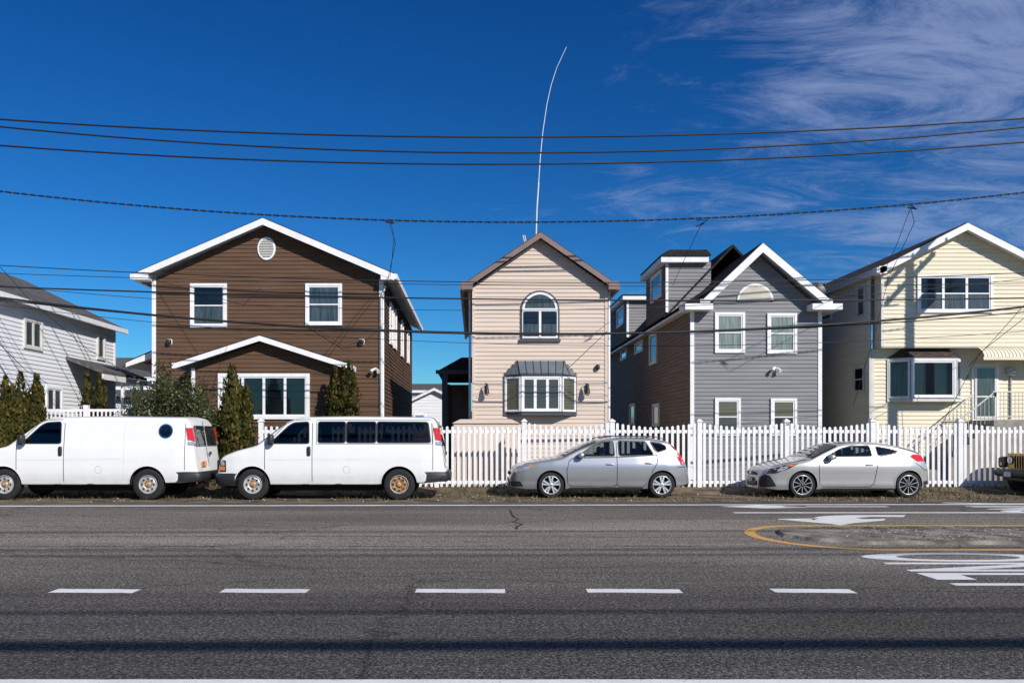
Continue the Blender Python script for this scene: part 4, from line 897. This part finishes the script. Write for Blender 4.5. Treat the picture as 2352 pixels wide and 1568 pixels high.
# ================= world, sun, camera
SUN=V((.95,-1.3,1.0)).normalized()
wd=bpy.data.worlds.new('World');sc.world=wd;wd.use_nodes=True;t=wd.node_tree;bg=t.nodes['Background'];bg.inputs[1].default_value=.058
sk=nd(t,'ShaderNodeTexSky');sk.sky_type='NISHITA';sk.sun_disc=False;sk.sun_elevation=math.asin(SUN.z);sk.sun_rotation=math.atan2(SUN.x,SUN.y);sk.air_density=1.0;sk.dust_density=.2;sk.ozone_density=3.5
tc=nd(t,'ShaderNodeTexCoord');sp=nd(t,'ShaderNodeSeparateXYZ');t.links.new(tc.outputs['Generated'],sp.inputs[0])
def mth(op,a,b_=None,c_=None):
    m=nd(t,'ShaderNodeMath');m.operation=op
    for i,q in enumerate((a,b_,c_)):
        if q is None: continue
        if isinstance(q,(int,float)): m.inputs[i].default_value=q
        else: t.links.new(q,m.inputs[i])
    return m.outputs[0]
zc=mth('ADD',mth('MAXIMUM',sp.outputs['Z'],0),.12);yc=mth('MAXIMUM',sp.outputs['Y'],.05)
cb=nd(t,'ShaderNodeCombineXYZ');t.links.new(mth('DIVIDE',sp.outputs['X'],zc),cb.inputs[0]);t.links.new(mth('DIVIDE',sp.outputs['Y'],zc),cb.inputs[1])
def cn(scale,st,rot,loc,rough,dist,det=12):
    mp=nd(t,'ShaderNodeMapping');mp.inputs['Scale'].default_value=st;mp.inputs['Rotation'].default_value=(0,0,rot);mp.inputs['Location'].default_value=loc;t.links.new(cb.outputs[0],mp.inputs[0])
    n1=nd(t,'ShaderNodeTexNoise');n1.inputs['Scale'].default_value=scale;n1.inputs['Detail'].default_value=det;n1.inputs['Roughness'].default_value=rough;n1.inputs['Distortion'].default_value=dist;t.links.new(mp.outputs[0],n1.inputs[0]);return n1.outputs['Fac']
nA=cn(1.1,(.8,1.3,1),.35,(7.3,2.9,0),.6,.6);nB=cn(3.0,(.8,1.7,1),.6,(1.1,4.7,0),.74,1.3)
u_=mth('DIVIDE',sp.outputs['X'],yc)
mk=nd(t,'ShaderNodeMapRange');mk.inputs[1].default_value=-.3;mk.inputs[2].default_value=.65;mk.inputs[3].default_value=-.20;mk.inputs[4].default_value=.12;t.links.new(u_,mk.inputs[0])
dn=mth('ADD',mth('ADD',mth('MULTIPLY',nA,.45),mth('MULTIPLY',nB,.55)),mk.outputs[0])
cr=nd(t,'ShaderNodeMapRange');cr.interpolation_type='SMOOTHSTEP';cr.inputs[1].default_value=.50;cr.inputs[2].default_value=.74;cr.inputs[3].default_value=0;cr.inputs[4].default_value=.58;t.links.new(dn,cr.inputs[0])
hs=nd(t,'ShaderNodeHueSaturation');hs.inputs['Saturation'].default_value=1.3;t.links.new(sk.outputs[0],hs.inputs['Color'])
gmn=nd(t,'ShaderNodeGamma');gmn.inputs[1].default_value=1.22;t.links.new(hs.outputs[0],gmn.inputs[0])
tn=nd(t,'ShaderNodeMix');tn.data_type='RGBA';tn.blend_type='MULTIPLY';tn.inputs[0].default_value=1;t.links.new(gmn.outputs[0],tn.inputs[6]);tn.inputs[7].default_value=(.42,.84,1.06,1)
cm=nd(t,'ShaderNodeMix');cm.data_type='RGBA';t.links.new(cr.outputs[0],cm.inputs[0]);t.links.new(tn.outputs[2],cm.inputs[6]);cm.inputs[7].default_value=(6.0,7.4,11.5,1)
t.links.new(cm.outputs[2],bg.inputs[0])
ld=bpy.data.lights.new('sun','SUN');ld.energy=5.0;ld.angle=math.radians(.5);ld.color=(1,.95,.88)
so=bpy.data.objects.new('sun',ld);sc.collection.objects.link(so);so.rotation_euler=(-SUN).to_track_quat('-Z','Y').to_euler()
cd=bpy.data.cameras.new('camera');co=bpy.data.objects.new('camera',cd);sc.collection.objects.link(co);co.location=(0,0,EYE);co.rotation_euler=(math.pi/2,0,0)
cd.lens=28;cd.sensor_width=36;cd.shift_x=(1176-1090)/2352;cd.shift_y=(1000-783.5)/2352;cd.clip_end=6000;cd.clip_start=.05
sc.camera=co
sc.view_settings.view_transform='Standard';sc.view_settings.look='None';sc.view_settings.exposure=0
